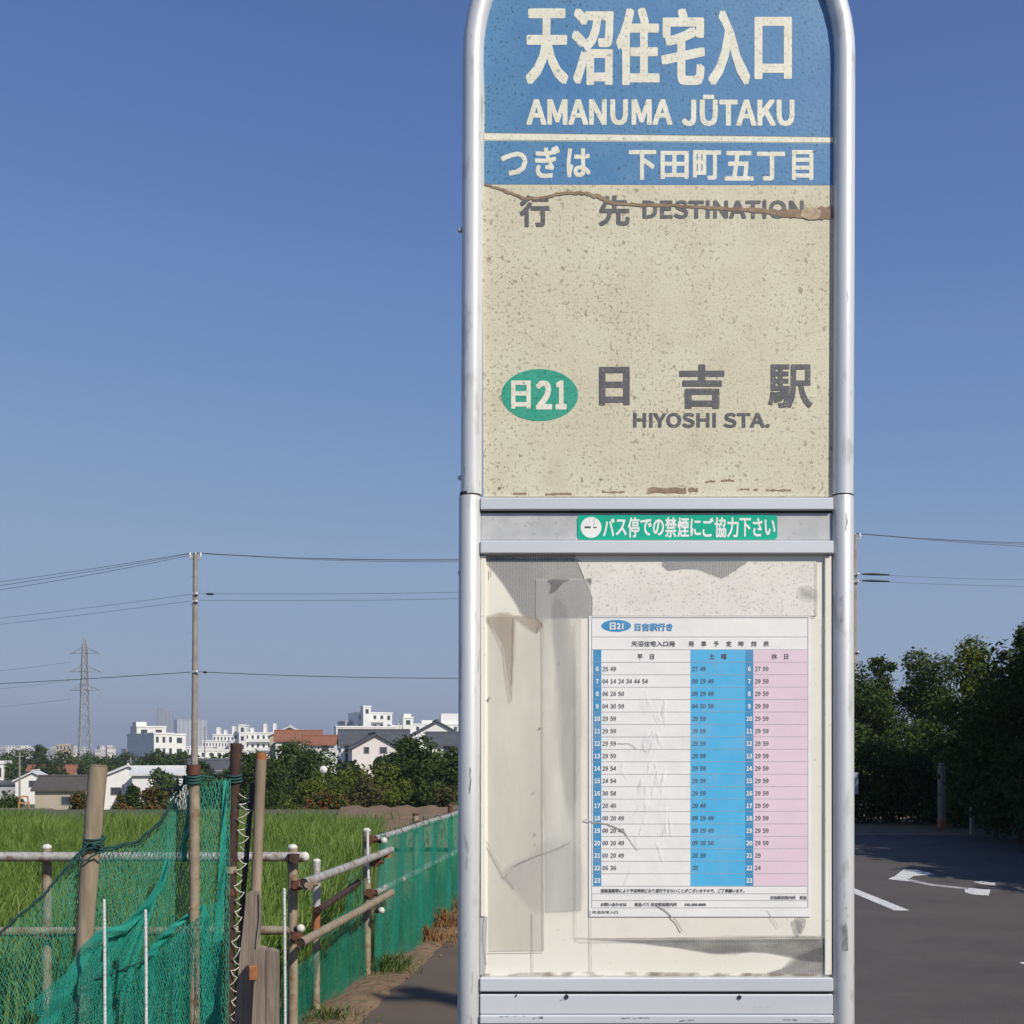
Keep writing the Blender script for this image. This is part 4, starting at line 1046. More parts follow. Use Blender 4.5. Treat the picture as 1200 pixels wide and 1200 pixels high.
# fine windbreak net on the receding fence
def weave_mat(name, col, cover, scale):
    m = bpy.data.materials.new(name); m.use_nodes = True; nt = m.node_tree
    b = nt.nodes['Principled BSDF']; out = nt.nodes['Material Output']; b.inputs['Roughness'].default_value = .6
    tc = nt.nodes.new('ShaderNodeTexCoord')
    n = nt.nodes.new('ShaderNodeTexNoise'); n.inputs['Scale'].default_value = 5; n.inputs['Detail'].default_value = 4
    mp = nt.nodes.new('ShaderNodeMapping'); mp.inputs['Scale'].default_value = (1, 2.5, .5); L(nt, tc.outputs['Object'], mp.inputs[0]); L(nt, mp.outputs[0], n.inputs[0])
    mx = nt.nodes.new('ShaderNodeMix'); mx.data_type = 'RGBA'; mx.inputs[6].default_value = rgba(col); mx.inputs[7].default_value = rgba([c * 1.5 for c in col]); L(nt, n.outputs[0], mx.inputs[0])
    L(nt, mx.outputs[2], b.inputs['Base Color'])
    mr = nt.nodes.new('ShaderNodeMapRange'); mr.inputs[1].default_value = .3; mr.inputs[2].default_value = .7; mr.inputs[3].default_value = cover - .14; mr.inputs[4].default_value = cover + .14
    L(nt, n.outputs[0], mr.inputs[0])
    n3 = nt.nodes.new('ShaderNodeTexNoise'); n3.inputs['Scale'].default_value = scale; n3.inputs['Detail'].default_value = 1; L(nt, tc.outputs['Object'], n3.inputs[0])
    m3 = nt.nodes.new('ShaderNodeMapRange'); m3.inputs[1].default_value = .4; m3.inputs[2].default_value = .6; m3.inputs[3].default_value = -.22; m3.inputs[4].default_value = .22; L(nt, n3.outputs[0], m3.inputs[0])
    ad = nt.nodes.new('ShaderNodeMath'); ad.use_clamp = True; L(nt, mr.outputs[0], ad.inputs[0]); L(nt, m3.outputs[0], ad.inputs[1])
    tl = nt.nodes.new('ShaderNodeBsdfTranslucent'); L(nt, mx.outputs[2], tl.inputs[0])
    ms0 = nt.nodes.new('ShaderNodeMixShader'); ms0.inputs[0].default_value = .35; L(nt, b.outputs[0], ms0.inputs[1]); L(nt, tl.outputs[0], ms0.inputs[2])
    tr = nt.nodes.new('ShaderNodeBsdfTransparent'); ms = nt.nodes.new('ShaderNodeMixShader')
    L(nt, ad.outputs[0], ms.inputs[0]); L(nt, tr.outputs[0], ms.inputs[1]); L(nt, ms0.outputs[0], ms.inputs[2]); L(nt, ms.outputs[0], out.inputs[0])
    return m
M['weave'] = weave_mat('windbreak_weave', (0.024, 0.265, 0.175), .52, 160)
M['weave_thin'] = weave_mat('windbreak_weave_thin', (0.019, 0.215, 0.135), .36, 160)
wn_ = thing('windbreak_net', (fence_x(8.3), 8.3, 0), 'fine green windbreak net tied along the receding pipe fence', 'net')
def net_wall(name, y0, y1, zt0, zt1, zb, off, material, seed, n=120, mrow=14, edge=None):
    r = random.Random(seed); V = []; Q = []
    o = wloc(wn_)
    for j in range(mrow + 1):
        for i in range(n + 1):
            u = i / n; v = j / mrow; y = y0 + (y1 - y0) * u
            zt = (edge(u) if edge else zt0 + (zt1 - zt0) * u) - 0.02 * abs(math.sin(u * (y1 - y0) / 1.7 * PI)); z = zt + (zb - zt) * v
            w = .030 * math.sin(y * 9 + v * 2 + seed) + .022 * math.sin(y * 23 + v * 3 + math.sin(y * 3)) + .03 * v * math.sin(y * 4 + 1)
            V.append(Vector((fence_x(y) + off + w, y, z)) - o)
    for j in range(mrow):
        for i in range(n): a = j * (n + 1) + i; Q.append((a, a + n + 1, a + n + 2, a + 1))
    return link_mesh(name, mesh_of(V, Q, name, True), material, wn_)
net_wall('net_panel', 8.32, 21.9, .93, .93, .0, .085, M['weave'], 3, 320)
net_wall('net_panel', 8.9, 21.9, .56, .56, .01, .10, M['weave_thin'], 5, 320)
net_wall('net_panel', 6.62, 8.3, .3, .6, -.05, -.035, M['weave_thin'], 7, 60, edge=lambda u: np.interp(u, [0, .25, .5, .8, 1], [.34, .36, .42, .62, .72]))
net_wall('net_panel', 6.7, 8.3, .3, .6, -.05, -.075, M['weave_thin'], 9, 60, edge=lambda u: np.interp(u, [0, .3, .6, 1], [.10, .26, .30, .40]))
for k, y in enumerate(np.arange(8.5, 21.5, .55)):
    for z in (.93,):
        c = Vector((fence_x(y) + .055, y, z - .02)); MB().tube([c + Vector((.032 * math.cos(a), 0, .032 * math.sin(a) + .0)) for a in np.linspace(0, 2 * PI, 11)], .003, 4, caps=False).build('tie', M['net_rope'], wn_)

# ================================================================== RICE, GRASS, WEEDS
def blades(name, X, Y, Z, H, lean, width, material, seed, kind='stuff', parent=None, dirbias=(0, 0)):
    r = np.random.default_rng(seed); n = len(X)
    a = r.uniform(0, 2 * PI, n); ln = lean * r.uniform(.3, 1.4, n) * H
    dx = np.cos(a) * ln + dirbias[0] * H; dy = np.sin(a) * ln + dirbias[1] * H
    fa = r.uniform(0, PI, n); wx = np.cos(fa) * width * .5; wy = np.sin(fa) * width * .5 * .6
    b = np.stack([X, Y, Z], 1); wv = np.stack([wx, wy, np.zeros(n)], 1)
    m1 = b + np.stack([dx * .22, dy * .22, H * .55], 1); m2 = b + np.stack([dx * .62, dy * .62, H * .88], 1)
    tp = b + np.stack([dx, dy, H * r.uniform(.9, 1.02, n)], 1)
    V = np.stack([b - wv * .7, b + wv * .7, m1 - wv, m1 + wv, m2 - wv * .7, m2 + wv * .7, tp], 1).reshape(-1, 3)
    k = np.arange(n)[:, None] * 7
    q = np.concatenate([k + np.array([[0, 1, 3, 2]]), k + np.array([[2, 3, 5, 4]])]); t = k + np.array([[4, 5, 6]])
    off = np.array(wloc(parent)) if parent is not None else 0
    return link_mesh(name, fast_mesh(name, V - off, q, t), material, parent, kind)
def rice_limit(y): return fence_x(y) - .35 if y < 8.5 else fence_x(8.5) - .35 - (y - 8.5) * .075
hills = []
y = 7.3
while y < 20.6:
    x = max(-10.5, -.47 * y - .6)
    while x < rice_limit(y):
        hills.append((x + random.uniform(-.03, .03), y + random.uniform(-.03, .03))); x += .155
    y += .21
hills = np.array(hills); nb = 32
hx = np.repeat(hills[:, 0], nb) + RNG.normal(0, .05, len(hills) * nb); hy = np.repeat(hills[:, 1], nb) + RNG.normal(0, .05, len(hills) * nb)
hh = .80 + .05 * np.sin(hx * 1.7) * np.sin(hy * .9) + .04 * np.sin(hx * 4 + hy * 2)
H = hh * RNG.uniform(.72, 1.12, len(hx))
rice = blades('rice', hx, hy, np.full(len(hx), -.29), H,   .30, .009, M['rice'], 4, dirbias=(.06, .02))
tag(rice, 'tall bright green rice plants filling the paddy', 'rice', kind='stuff')
# grass at the fence foot, on the paddy side and the pavement edge
gy = RNG.uniform(6.0, 22, 5200); gx = np.array([fence_x(v) for v in gy]) - .12 - np.abs(RNG.normal(0, .28, len(gy)))
ok = RNG.uniform(0, 1, len(gy)) < .9
g1 = blades('bank_grass', gx[ok], gy[ok], np.where(gx[ok] > np.array([fence_x(v) for v in gy[ok]]) - .3, -.05, -.22), RNG.uniform(.08, .34, ok.sum()), .5, .009, M['grass'], 6)
tag(g1, 'rough grass growing along the foot of the pipe fence', 'grass', kind='stuff')
gy = RNG.uniform(20.6, 30, 14000); gx = RNG.uniform(-19, -1.0, len(gy)); kp = (gx < -3.4 - (gy - 22) * .12) | (RNG.uniform(0, 1, len(gy)) < .12); gx = gx[kp]; gy = gy[kp]
g3 = blades('plot_weeds', gx, gy, np.full(len(gy), -.28), RNG.uniform(.1, .36, len(gy)), .6, .03, M['grass'], 16)
tag(g3, 'scattered weeds on the bare brown plot behind the paddy', 'grass', kind='stuff')
def weed(x, y, z, n, h, material, label, name='weed', spread=.06, w=.008, cat='weed'):
    a = RNG.uniform(0, 2 * PI, n); rr2 = np.abs(RNG.normal(0, spread, n))
    o = thing(name, (x, y, z), label, cat)
    blades('leaves', x + np.cos(a) * rr2, y + np.sin(a) * rr2, np.full(n, z), RNG.uniform(.35, 1, n) * h, .8, w, material, int(1000 * abs(x)) + n, None, o)
    a = RNG.uniform(0, 2 * PI, 10)
    blades('stem', x + np.cos(a) * .02, y + np.sin(a) * .02, np.full(10, z), RNG.uniform(.6, 1.1, 10) * h, .4, w * .6, M['dry_weed'], n, None, o)
    return o
p = GP(459, 1140); weed(p.x, p.y, -.01, 260, .16, M['grass'], 'small bright green weed tuft on the pavement edge by the second fence post', spread=.10)
p = GP(384, 1196); weed(p.x, p.y, -.02, 160, .12, M['grass'], 'low green weed at the pavement edge near the corner post', spread=.12)
for k in range(7):
    yy = 9.7 + k * .75; x = fence_x(yy) + .17
    o = weed(x, yy, -.01, 150, .16 + .05 * (k % 3), M['dry_weed'], 'dry rust-brown weeds along the net foot on the pavement edge', 'dry_weed', .15, .014)
    o['group'] = 'dry weeds along the net foot'
# fallen dry leaves
n = 900
ly = 6.6 + RNG.uniform(0, 1, n) ** 1.2 * 11; lx = np.array([fence_x(v) for v in ly]) + .10 + np.abs(RNG.normal(0, .10, n)); s = RNG.uniform(.008, .022, n)
a = RNG.uniform(0, 2 * PI, n); ex = np.stack([np.cos(a) * s, np.sin(a) * s, RNG.uniform(-.3, .3, n) * s], 1); ey = np.stack([-np.sin(a) * s * .5, np.cos(a) * s * .5, RNG.uniform(-.3, .3, n) * s], 1)
c = np.stack([lx, ly, np.full(n, .012)], 1); V = np.stack([c - ex, c - ey, c + ex, c + ey], 1).reshape(-1, 3)
o = link_mesh('fallen_leaves', fast_mesh('fallen_leaves', V, np.arange(n * 4).reshape(-1, 4)), M['dry_weed'], kind='stuff'); tag(o, 'dry fallen leaves scattered along the pavement edge', 'leaves', kind='stuff')

# ================================================================== TREES AND BUSHES
def foliage(clumps, per, leaf, seed, flat=.75):
    """leaf-sized diamond faces spread over uneven clumps; clumps = (x, y, z, rx, ry, rz)"""
    r = np.random.default_rng(seed); C = np.array(clumps); k = len(C); w = (C[:, 3] * C[:, 5]); w = w / w.sum()
    cnt = np.maximum((w * per).astype(int), 12); idx = np.repeat(np.arange(k), cnt); n = len(idx)
    d = r.normal(0, 1, (n, 3)); d /= np.linalg.norm(d, axis=1)[:, None]
    rad = r.uniform(.25, 1.0, n) ** .45 * (1 + .18 * r.normal(0, 1, n))
    P = C[idx, :3] + d * C[idx, 3:6] * rad[:, None]
    nrm = d * .6 + r.normal(0, .7, (n, 3)); nrm[:, 2] += .45; nrm /= np.linalg.norm(nrm, axis=1)[:, None]
    t = np.cross(nrm, r.normal(0, 1, (n, 3))); t /= np.maximum(np.linalg.norm(t, axis=1), 1e-6)[:, None]; b = np.cross(nrm, t)
    s = leaf * r.uniform(.55, 1.35, n)[:, None]
    bend = nrm * s * .25
    V = np.stack([P - t * s, P - b * s * .5 + bend, P + t * s, P + b * s * .5 + bend], 1).reshape(-1, 3)
    return V, np.arange(n * 4).reshape(-1, 4)
def tree(name, label, cat, x, y, z0, ztop, rx, per, leaf, mi, seed, group=None, ry=None, crown_from=.28, nclump=22, spread=1.0, trunk=True, narrow=1.0):
    r = random.Random(seed); h = ztop - z0; ry = ry or rx
    o = thing(name, (x, y, z0), label, cat, group)
    cl = []
    for i in range(nclump):
        f = r.random(); a = r.uniform(0, 2 * PI)
        zz = z0 + h * (crown_from + (1 - crown_from) * f)
        prof = math.sin(PI * min(1, (.16 + .80 * f))) ** .7 * (1 if narrow == 1 else (1 - f) ** narrow + .12)
        q = r.uniform(.25, .85) * prof * spread
        s = r.uniform(.22, .42) * (0.75 + .5 * prof)
        cl.append((x + math.cos(a) * rx * q, y + math.sin(a) * ry * q, min(zz, ztop - rx * s * .55), rx * s, ry * s, min(rx * s * r.uniform(.7, 1.0), h * .3)))
    cl.append((x, y, z0 + h * (crown_from + 1) / 2, rx * .55, ry * .55, h * (1 - crown_from) * .36))
    V, Q = foliage(cl, per, leaf, seed)
    link_mesh('crown', fast_mesh('crown', V - np.array((x, y, z0)), Q), LEAF[mi], o)
    if trunk:
        m = MB(); tr = max(.05, h * .022)
        tp = Vector((x + r.uniform(-.1, .1) * rx, y, z0 + h * .8))
        m.tube([(x, y, z0 - .3), (x + r.uniform(-.04, .04) * rx, y, z0 + h * .25), Vector((x, y, z0)).lerp(tp, .62), tp], [tr * 1.3, tr, tr * .7, tr * .3], 8)
        for c in cl[:8]:
            st_ = Vector((x, y, z0)).lerp(tp, r.uniform(.3, .75)); en = Vector(c[:3]); m.tube([st_, st_.lerp(en, .5) + Vector((0, 0, .06 * h)), en], [tr * .5, tr * .32, tr * .12], 5)
        m.build('trunk', M['bark'], o)
    return o
# right of the road, beyond the side street
tree('tree', 'ragged tall tree with gaps in its crown beside the far utility pole', 'tree', XX(1008, 39), 39, 0, ZX(764, 39), 1.0, 8500, .06, 0, 11, nclump=13, spread=1.3, crown_from=.35)
tree('tree', 'thin open-crowned tree between the ragged tree and the round-headed tree', 'tree', XX(1034, 40), 40, 0, ZX(772, 40), .75, 5500, .06, 0, 12, nclump=9, spread=1.3, crown_from=.4)
tree('tree', 'round-headed green tree between the ragged trees and the yellow-green tree', 'tree', XX(1086, 35), 35, 0, ZX(763, 35), 1.1, 12000, .055, 1, 13, nclump=15, spread=1.15)
tree('tree', 'sunlit yellow-green tree, broadest crown above the concrete post', 'tree', XX(1150, 31), 31, 0, ZX(752, 31), 1.15, 15000, .05, 2, 14, nclump=18, crown_from=.25, spread=1.15)
tree('tree', 'dark evergreen tree rising at the side street corner', 'tree', XX(1202, 27), 27, 0, ZX(735, 27), .9, 12000, .05, 0, 15, nclump=28, crown_from=.05, narrow=.8)
def hedge(name, label, cat, px0, px1, d, z0, ztops, thick, per, leaf, mi, seed, group=None):
    x0, x1 = XX(px0, d), XX(px1, d); r = random.Random(seed)
    o = thing(name, ((x0 + x1) / 2, d, z0), label, cat, group); cl = []
    nx = max(3, int((x1 - x0) / .5))
    for i in range(nx):
        f = (i + .5) / nx; zt = float(np.interp(f, np.linspace(0, 1, len(ztops)), ztops))
        for k in range(max(2, int((zt - z0) / .45))):
            s = r.uniform(.32, .55)
            cl.append((x0 + (x1 - x0) * f + r.uniform(-.2, .2), d + r.uniform(-.5, .5) * thick, z0 + .2 + (zt - z0 - .3) * (k + .5) / max(2, int((zt - z0) / .45)) + r.uniform(-.1, .1), s, s, s * .85))
    V, Q = foliage(cl, per, leaf, seed)
    link_mesh('leaves', fast_mesh('leaves', V - np.array(((x0 + x1) / 2, d, z0)), Q), LEAF[mi], o)
    m = MB()
    for i in range(max(3, nx // 2)):
        xx = x0 + (x1 - x0) * (i + .5) / max(3, nx // 2); m.tube([(xx, d, z0 - .1), (xx + r.uniform(-.2, .2), d, z0 + .5), (xx + r.uniform(-.4, .4), d + r.uniform(-.2, .2), float(np.mean(ztops)) * .7)], [.03, .022, .01], 5)
    m.build('stems', M['bark'], o, kind='stuff')
    return o
hedge('hedge', 'dense shaded hedge behind the concrete post across the side street', 'hedge', 960, 1150, 26.2, 0, [ZX(885, 26), ZX(872, 26), ZX(880, 26), ZX(868, 26), ZX(850, 26)], 1.2, 20000, .05, 0, 61)
hedge('hedge', 'tall near-black hedge at the corner of the side street', 'hedge', 1142, 1330, 24.4, 0, [ZX(862, 24.4), ZX(815, 24.4), ZX(770, 24.4), ZX(745, 24.4)], 1.2, 26000, .05, 0, 62)
hedge('hedge', 'leafy mass of mixed shrubs under the ragged trees', 'hedge', 940, 1180, 31, 0, [ZX(868, 31), ZX(846, 31), ZX(860, 31), ZX(838, 31)], 2.4, 20000, .06, 1, 63)
# the roadside trees just out of view to the right, which shade the road edge
def hedge_row(label, x, y0, y1, z, seed, per, w=1.2):
    o = thing('hedge', (x, (y0 + y1) / 2, 0), label, 'hedge'); r = random.Random(seed); cl = []
    n = int((y1 - y0) / .55)
    for i in range(n):
        for k in range(5):
            s = r.uniform(.4, .62); cl.append((x + r.uniform(-.5, .5) * w, y0 + (y1 - y0) * (i + .5) / n + r.uniform(-.2, .2), .3 + (z * r.uniform(.85, 1.08) - .6) * (k + .5) / 5, s, s, s))
    V, Q = foliage(cl, per, .055 if y0 > 10 else .08, seed)
    link_mesh('leaves', fast_mesh('leaves', V - np.array((x, (y0 + y1) / 2, 0)), Q), LEAF[0], o)
    m = MB()
    for i in range(8): yy = y0 + (y1 - y0) * (i + .5) / 8; m.tube([(x, yy, -.1), (x + .1, yy, z * .7)], [.05, .02], 6)
    m.build('stems', M['bark'], o, kind='stuff')
hedge_row('long clipped hedge lining the road opposite the bus stop', 8.3, 2.0, 13.8, 2.5, 70, 26000)
hedge_row('near-black unlit hedge reaching the roadside between the street corner and the concrete post', 8.75, 14.4, 22.9, 3.3, 71, 42000, 1.0)
for k, (x, y, h) in enumerate(((12.2, 16.2, 7.0), (14.0, 13.6, 8.5), (15.5, 17.0, 9.0), (12.6, 19.6, 7.5), (11.6, 12.6, 6.0), (18.0, 18.5, 10.0), (20.5, 21.5, 10.5), (23.0, 25.5, 10.0))):
    tree('tree', 'tall broad roadside tree standing behind the long clipped hedge', 'tree', x, y, 0, h, 2.7, 13000, .19, 0, 80 + k, 'tall trees behind the long hedge')
# ivy on the corner, concrete posts at the kerb
cp = thing('concrete_post', tuple(GP(1103.5, 971, 0)), 'square weathered concrete post at the kerb in front of the hedge', 'post')
b = GP(1103.5, 971, 0)
MB().box((b.x, b.y, .60), (.125, .125, 1.22), .25, .02).build('shaft', M['greywood'], cp)
MB().box((b.x, b.y, 1.24), (.10, .10, .06), .25, .015).build('chamfered_top', M['greywood'], cp)
MB().box((b.x, b.y, .09), (.131, .131, .18), .25, .01).build('rust_stained_foot', M['rust_orange'], cp)  # foot of the post in an orange tone
b = GP(1139, 977, 0); cp = thing('concrete_post', tuple(b), 'low grey kerb post beside the ivy', 'post')
MB().box((b.x, b.y, .22), (.075, .075, .46), .2, .012).build('shaft', M['concrete'], cp); MB().box((b.x, b.y, .465), (.06, .06, .04), .2, .008).build('chamfered_top', M['concrete'], cp)
iv = thing('ivy_bush', tuple(GP(1122, 969, 0)), 'sunlit ivy bush growing between the two kerb posts', 'bush')
b = GP(1122, 969, 0); cl = [(b.x + random.uniform(-.28, .3), b.y + .25 + random.uniform(-.1, .2), random.uniform(.1, 1.0) if i % 3 else random.uniform(.8, 1.5), .17, .17, .16) for i in range(22)]
V, Q = foliage(cl, 1500, .055, 91); link_mesh('leaves', fast_mesh('leaves', V - np.array(b), Q), LEAF[2], iv)
MB().tube([(b.x, b.y + .25, -.05), (b.x + .1, b.y + .25, .6), (b.x - .05, b.y + .3, 1.2)], [.03, .02, .01], 6).build('stem', M['bark'], iv)
b = PX(1000.5, 930, 23.8); wb = thing('marker_board', (b.x, b.y, 0), 'narrow pale marker board standing in front of the shrubs', 'sign')
MB().box((b.x, b.y, ZX(918, 23.8)), (.17, .03, .42), 0, .005).build('board', M['grey_wall'], wb); MB().tube([(b.x, b.y + .03, 0), (b.x, b.y + .03, 1.0)], .025, 8).build('post', M['pipe'], wb)

# left: bushes and trees beyond the plot
bush = [  # px, py_top, depth, half width m, z0, leaf mat, label
    (332, 872, 72, 2.5, None, 1, 'big rounded green tree in front of the orange-roofed house'),
    (370, 880, 70, 2.0, None, 1, 'lower green tree beside the big rounded tree'),
    (298, 884, 66, 1.7, None, 0, 'dark green tree behind the tan stake'),
    (483, 866, 62, 1.75, None, 0, 'dark upright tree standing in front of the white gabled house'),
    (534, 878, 60, 1.3, None, 0, 'dark upright tree close beside the bus stop sign frame'),
    (505, 884, 74, 1.7, None, 1, 'small tree behind the vegetable plot'),
    (455, 898, 60, 1.6, None, 2, 'low spreading bush below the white gabled house'),
    (420, 902, 56, 1.7, None, 2, 'low yellow-green bush at the far side of the plot'),
    (390, 908, 52, 1.5, None, 2, 'low green hedge bush next to the round tree foot'),
    (330, 908, 50, 1.7, None, 0, 'dark low bush behind the rice beside the stakes'),
    (430, 912, 47, 1.15, None, 3, 'dry olive-brown bush at the end of the plot'),
    (470, 917, 46, .9, None, 2, 'leafy green bush among the vegetable rows'),
    (360, 918, 46, 1.2, None, 2, 'green bush behind the rice edge'),
    (512, 918, 45, 1.0, None, 1, 'low leafy vegetable clump at the end of the plot'),
    (530, 922, 40, .7, None, 3, 'straggly grey-green bush beside the sign frame'),
    (380, 932, 40, .7, None, 4, 'reddish-brown bush at the rice edge'),
    (97, 929, 55, .85, None, 4, 'larger orange-flowered bush near the dark-roofed bungalow'),
    (140, 933, 52, .6, None, 4, 'small orange-flowered bush near the pale metal-roofed house'),
    (180, 927, 58, 1.0, None, 4, 'brownish low bush in front of the white metal-roofed house'),
    (155, 922, 62, .9, None, 0, 'dark green shrub in front of the white metal-roofed house'),
    (12, 925, 66, .8, None, 0, 'dark shrub beside the dark-roofed bungalow'),
]
for i, (px, py, d, rw, z0, mi, lab) in enumerate(bush):
    z = terrain(d) - .1; zt = ZX(py, d)
    tall = i < 6
    tree('tree' if tall else 'bush', lab, 'tree' if tall else 'bush', XX(px, d), d, z, zt, rw, 16000 if i == 0 else (10000 if tall else 5500), .10 if d > 55 else .065, mi, 200 + i, crown_from=.16 if tall else .02, nclump=26 if tall else 16)
# belt of trees lower down the slope and out to the city
rb = random.Random(99)
belt = []
for px, py, d, rw in ((25, 878, 260, 4.2), (46, 872, 250, 2.6), (72, 880, 230, 6.5), (95, 886, 220, 4.5), (130, 888, 230, 5), (150, 884, 260, 4), (165, 890, 200, 3.5), (178, 887, 190, 3.8), (190, 880, 200, 3.2), (208, 884, 220, 4.2), (216, 882, 210, 3),
                      (248, 888, 160, 3.4), (262, 885, 170, 3.6), (284, 882, 170, 3.5), (5, 884, 240, 4), (115, 892, 180, 3.6), (60, 893, 200, 3.4), (10, 893, 200, 4), (240, 893, 130, 2.6), (408, 893, 130, 2.4), (455, 886, 140, 2.8), (515, 882, 130, 3.0), (480, 886, 150, 3), (190, 905, 150, 2.6), (262, 905, 110, 2.4)):
    tree('tree', 'far-off green tree in the belt below the white apartment blocks', 'tree', XX(px, d), d, terrain(d), ZX(py, d), rw, 2600, .30, rb.choice((0, 0, 1)), 300 + px, 'far belt of trees', crown_from=.1, nclump=14)

# ================================================================== POLES AND WIRES
def utility_pole(px, ptop, d, label, lean=0.0, group=None):
    zt = ZX(ptop, d); x = XX(px, d); z0 = terrain(d) if px < 900 else 0.0
    o = thing('utility_pole', (x, d, z0), label, 'utility pole', group)
    MB().tube([(x - .35 * .2, d, z0 - .5), (x, d, zt)], [.20, .125], 14).build('shaft', M['concrete'], o)
    MB().box((x, d, zt - .25), (.62, .09, .09)).build('crossarm', M['steel_far'], o)
    for dx in (-.28, .02, .28):
        MB().tube([(x + dx, d, zt - .2), (x + dx, d, zt - .1), (x + dx, d, zt + .0), (x + dx, d, zt + .06)], [.03, .055, .06, .03], 8).build('insulator', M['insulator'], o)
    for dz in (2.15, 2.55, 6.3):
        MB().box((x, d - .13, zt - dz), (.34, .16, .10)).build('bracket', M['steel_far'], o)
        MB().sphere((x + .12, d - .2, zt - dz), .07, 8, 6).build('insulator', M['insulator'], o)
    for k in range(11):
        sgn = 1 if k % 2 else -1
        MB().tube([(x, d, zt - 1.2 - k * .75), (x + sgn * .3, d, zt - 1.2 - k * .75)], .012, 5).build('step_bolt', M['steel_far'], o)
    return Vector((x, d, zt))
UD = 66.0
PA = utility_pole(229, 649, UD, 'tall concrete utility pole rising behind the paddy and tan pipe')
PB = utility_pole(1001.5, 626, UD, 'far concrete utility pole half hidden by the bus stop sign')
def wire(a, b, sag, label, group, r=.012):
    pts = [a.lerp(b, i / 20) - Vector((0, 0, sag * 4 * (i / 20) * (1 - i / 20))) for i in range(21)]
    o = MB().tube(pts, r, 5).build('overhead_wire', M['wire']); tag(o, label, 'wire', group); return o
PC = PX(-260, 712, 78); PD = PX(1560, 632, 70)
for i, (dx, dz) in enumerate(((-.28, .04), (.02, .06), (.28, .04))):
    q = Vector((dx, 0, dz))
    wire(PA + q, PB + q, .78 + .07 * i, 'topmost power wire strung between the two utility poles', 'topmost wires between the poles')
    wire(PC + Vector((dx * .6, 0, dz - .22 * i)), PA + q, .25 + .10 * i, 'topmost power wire running from the paddy utility pole past the lattice tower', 'topmost wires past the lattice tower')
    wire(PB + q, PD + q + Vector((0, 0, -.18 * i)), .45 + .05 * i, 'topmost power wire running from the far utility pole over the roadside trees', 'topmost wires over the roadside trees')
for dz in (2.15, 2.5):
    q = Vector((.1, -.2, -dz))
    wire(PA + q, PB + q, .35, 'middle power wire strung between the two utility poles', 'middle wires between the poles', .009)
    wire(PC + Vector((0, 0, -1.95 - (dz - 2.15))), PA + q, .2, 'middle power wire running from the paddy utility pole past the lattice tower', 'middle wires past the lattice tower', .009)
    o = wire(PB + q, PD + Vector((0, 0, -2.0 - (dz - 2.15))), .35, 'middle power wire running from the far utility pole over the roadside trees', 'middle wires over the roadside trees', .008)
    s0 = PB + q + Vector((.25, 0, -.01))
    c = tag(MB().tube([s0, s0 + Vector((.5, 0, .0)), s0 + Vector((1.2, 0, -.03)), s0 + Vector((1.45, 0, -.03))], [.04, .07, .05, .03], 8).build('cable_splice', M['wire']), 'dark splice sleeve on a middle wire beside the far utility pole', 'cable splice', 'splices by the far pole')
wire(PA + Vector((.1, -.2, -6.3)), PB + Vector((0, -.2, -6.9)), .55, 'single thick telephone cable strung between the two utility poles', None, .018)
wire(PC + Vector((0, 0, -5.3)), PA + Vector((.1, -.2, -6.3)), .15, 'single thick telephone cable running from the paddy pole past the lattice tower', None, .018)
for dx, dz, l in ((.6, 2.14, .35), (.45, 6.3, .18)):
    s0 = PA + Vector((dx, -.2, -dz - .03)); tag(MB().tube([s0, s0 + Vector((l * .3, 0, 0)), s0 + Vector((l, 0, 0)), s0 + Vector((l * 1.3, 0, 0))], [.02, .06, .06, .02], 8).build('cable_splice', M['wire']), 'dark splice sleeve on a wire beside the pole behind the paddy', 'cable splice', 'splices by the paddy pole')
# pole behind the camera's right, whose shadow crosses the pavement
bx, by = 6.85, -0.55
o = thing('utility_pole', (bx, by, 0), 'concrete utility pole on the verge opposite the bus stop', 'utility pole')
MB().tube([(bx, by, -.3), (bx, by, 9.4)], [.17, .12], 14).build('shaft', M['concrete'], o)
MB().box((bx, by, 9.1), (.9, .08, .08)).build('crossarm', M['steel_far'], o)

for px, pt, d in ((23, 882, 170), (83, 876, 240), (153, 888, 200), (240, 852, 260), (186, 893, 190)):
    x = XX(px, d); o = thing('utility_pole', (x, d, terrain(d)), 'thin far-off utility pole among the trees and roofs of the town', 'utility pole', 'far town poles')
    MB().tube([(x, d, terrain(d)), (x, d, ZX(pt, d))], [.17, .11], 8).build('shaft', M['concrete'], o)
    MB().box((x, d, ZX(pt, d) - .5), (1.2, .1, .1)).build('crossarm', M['steel_far'], o)
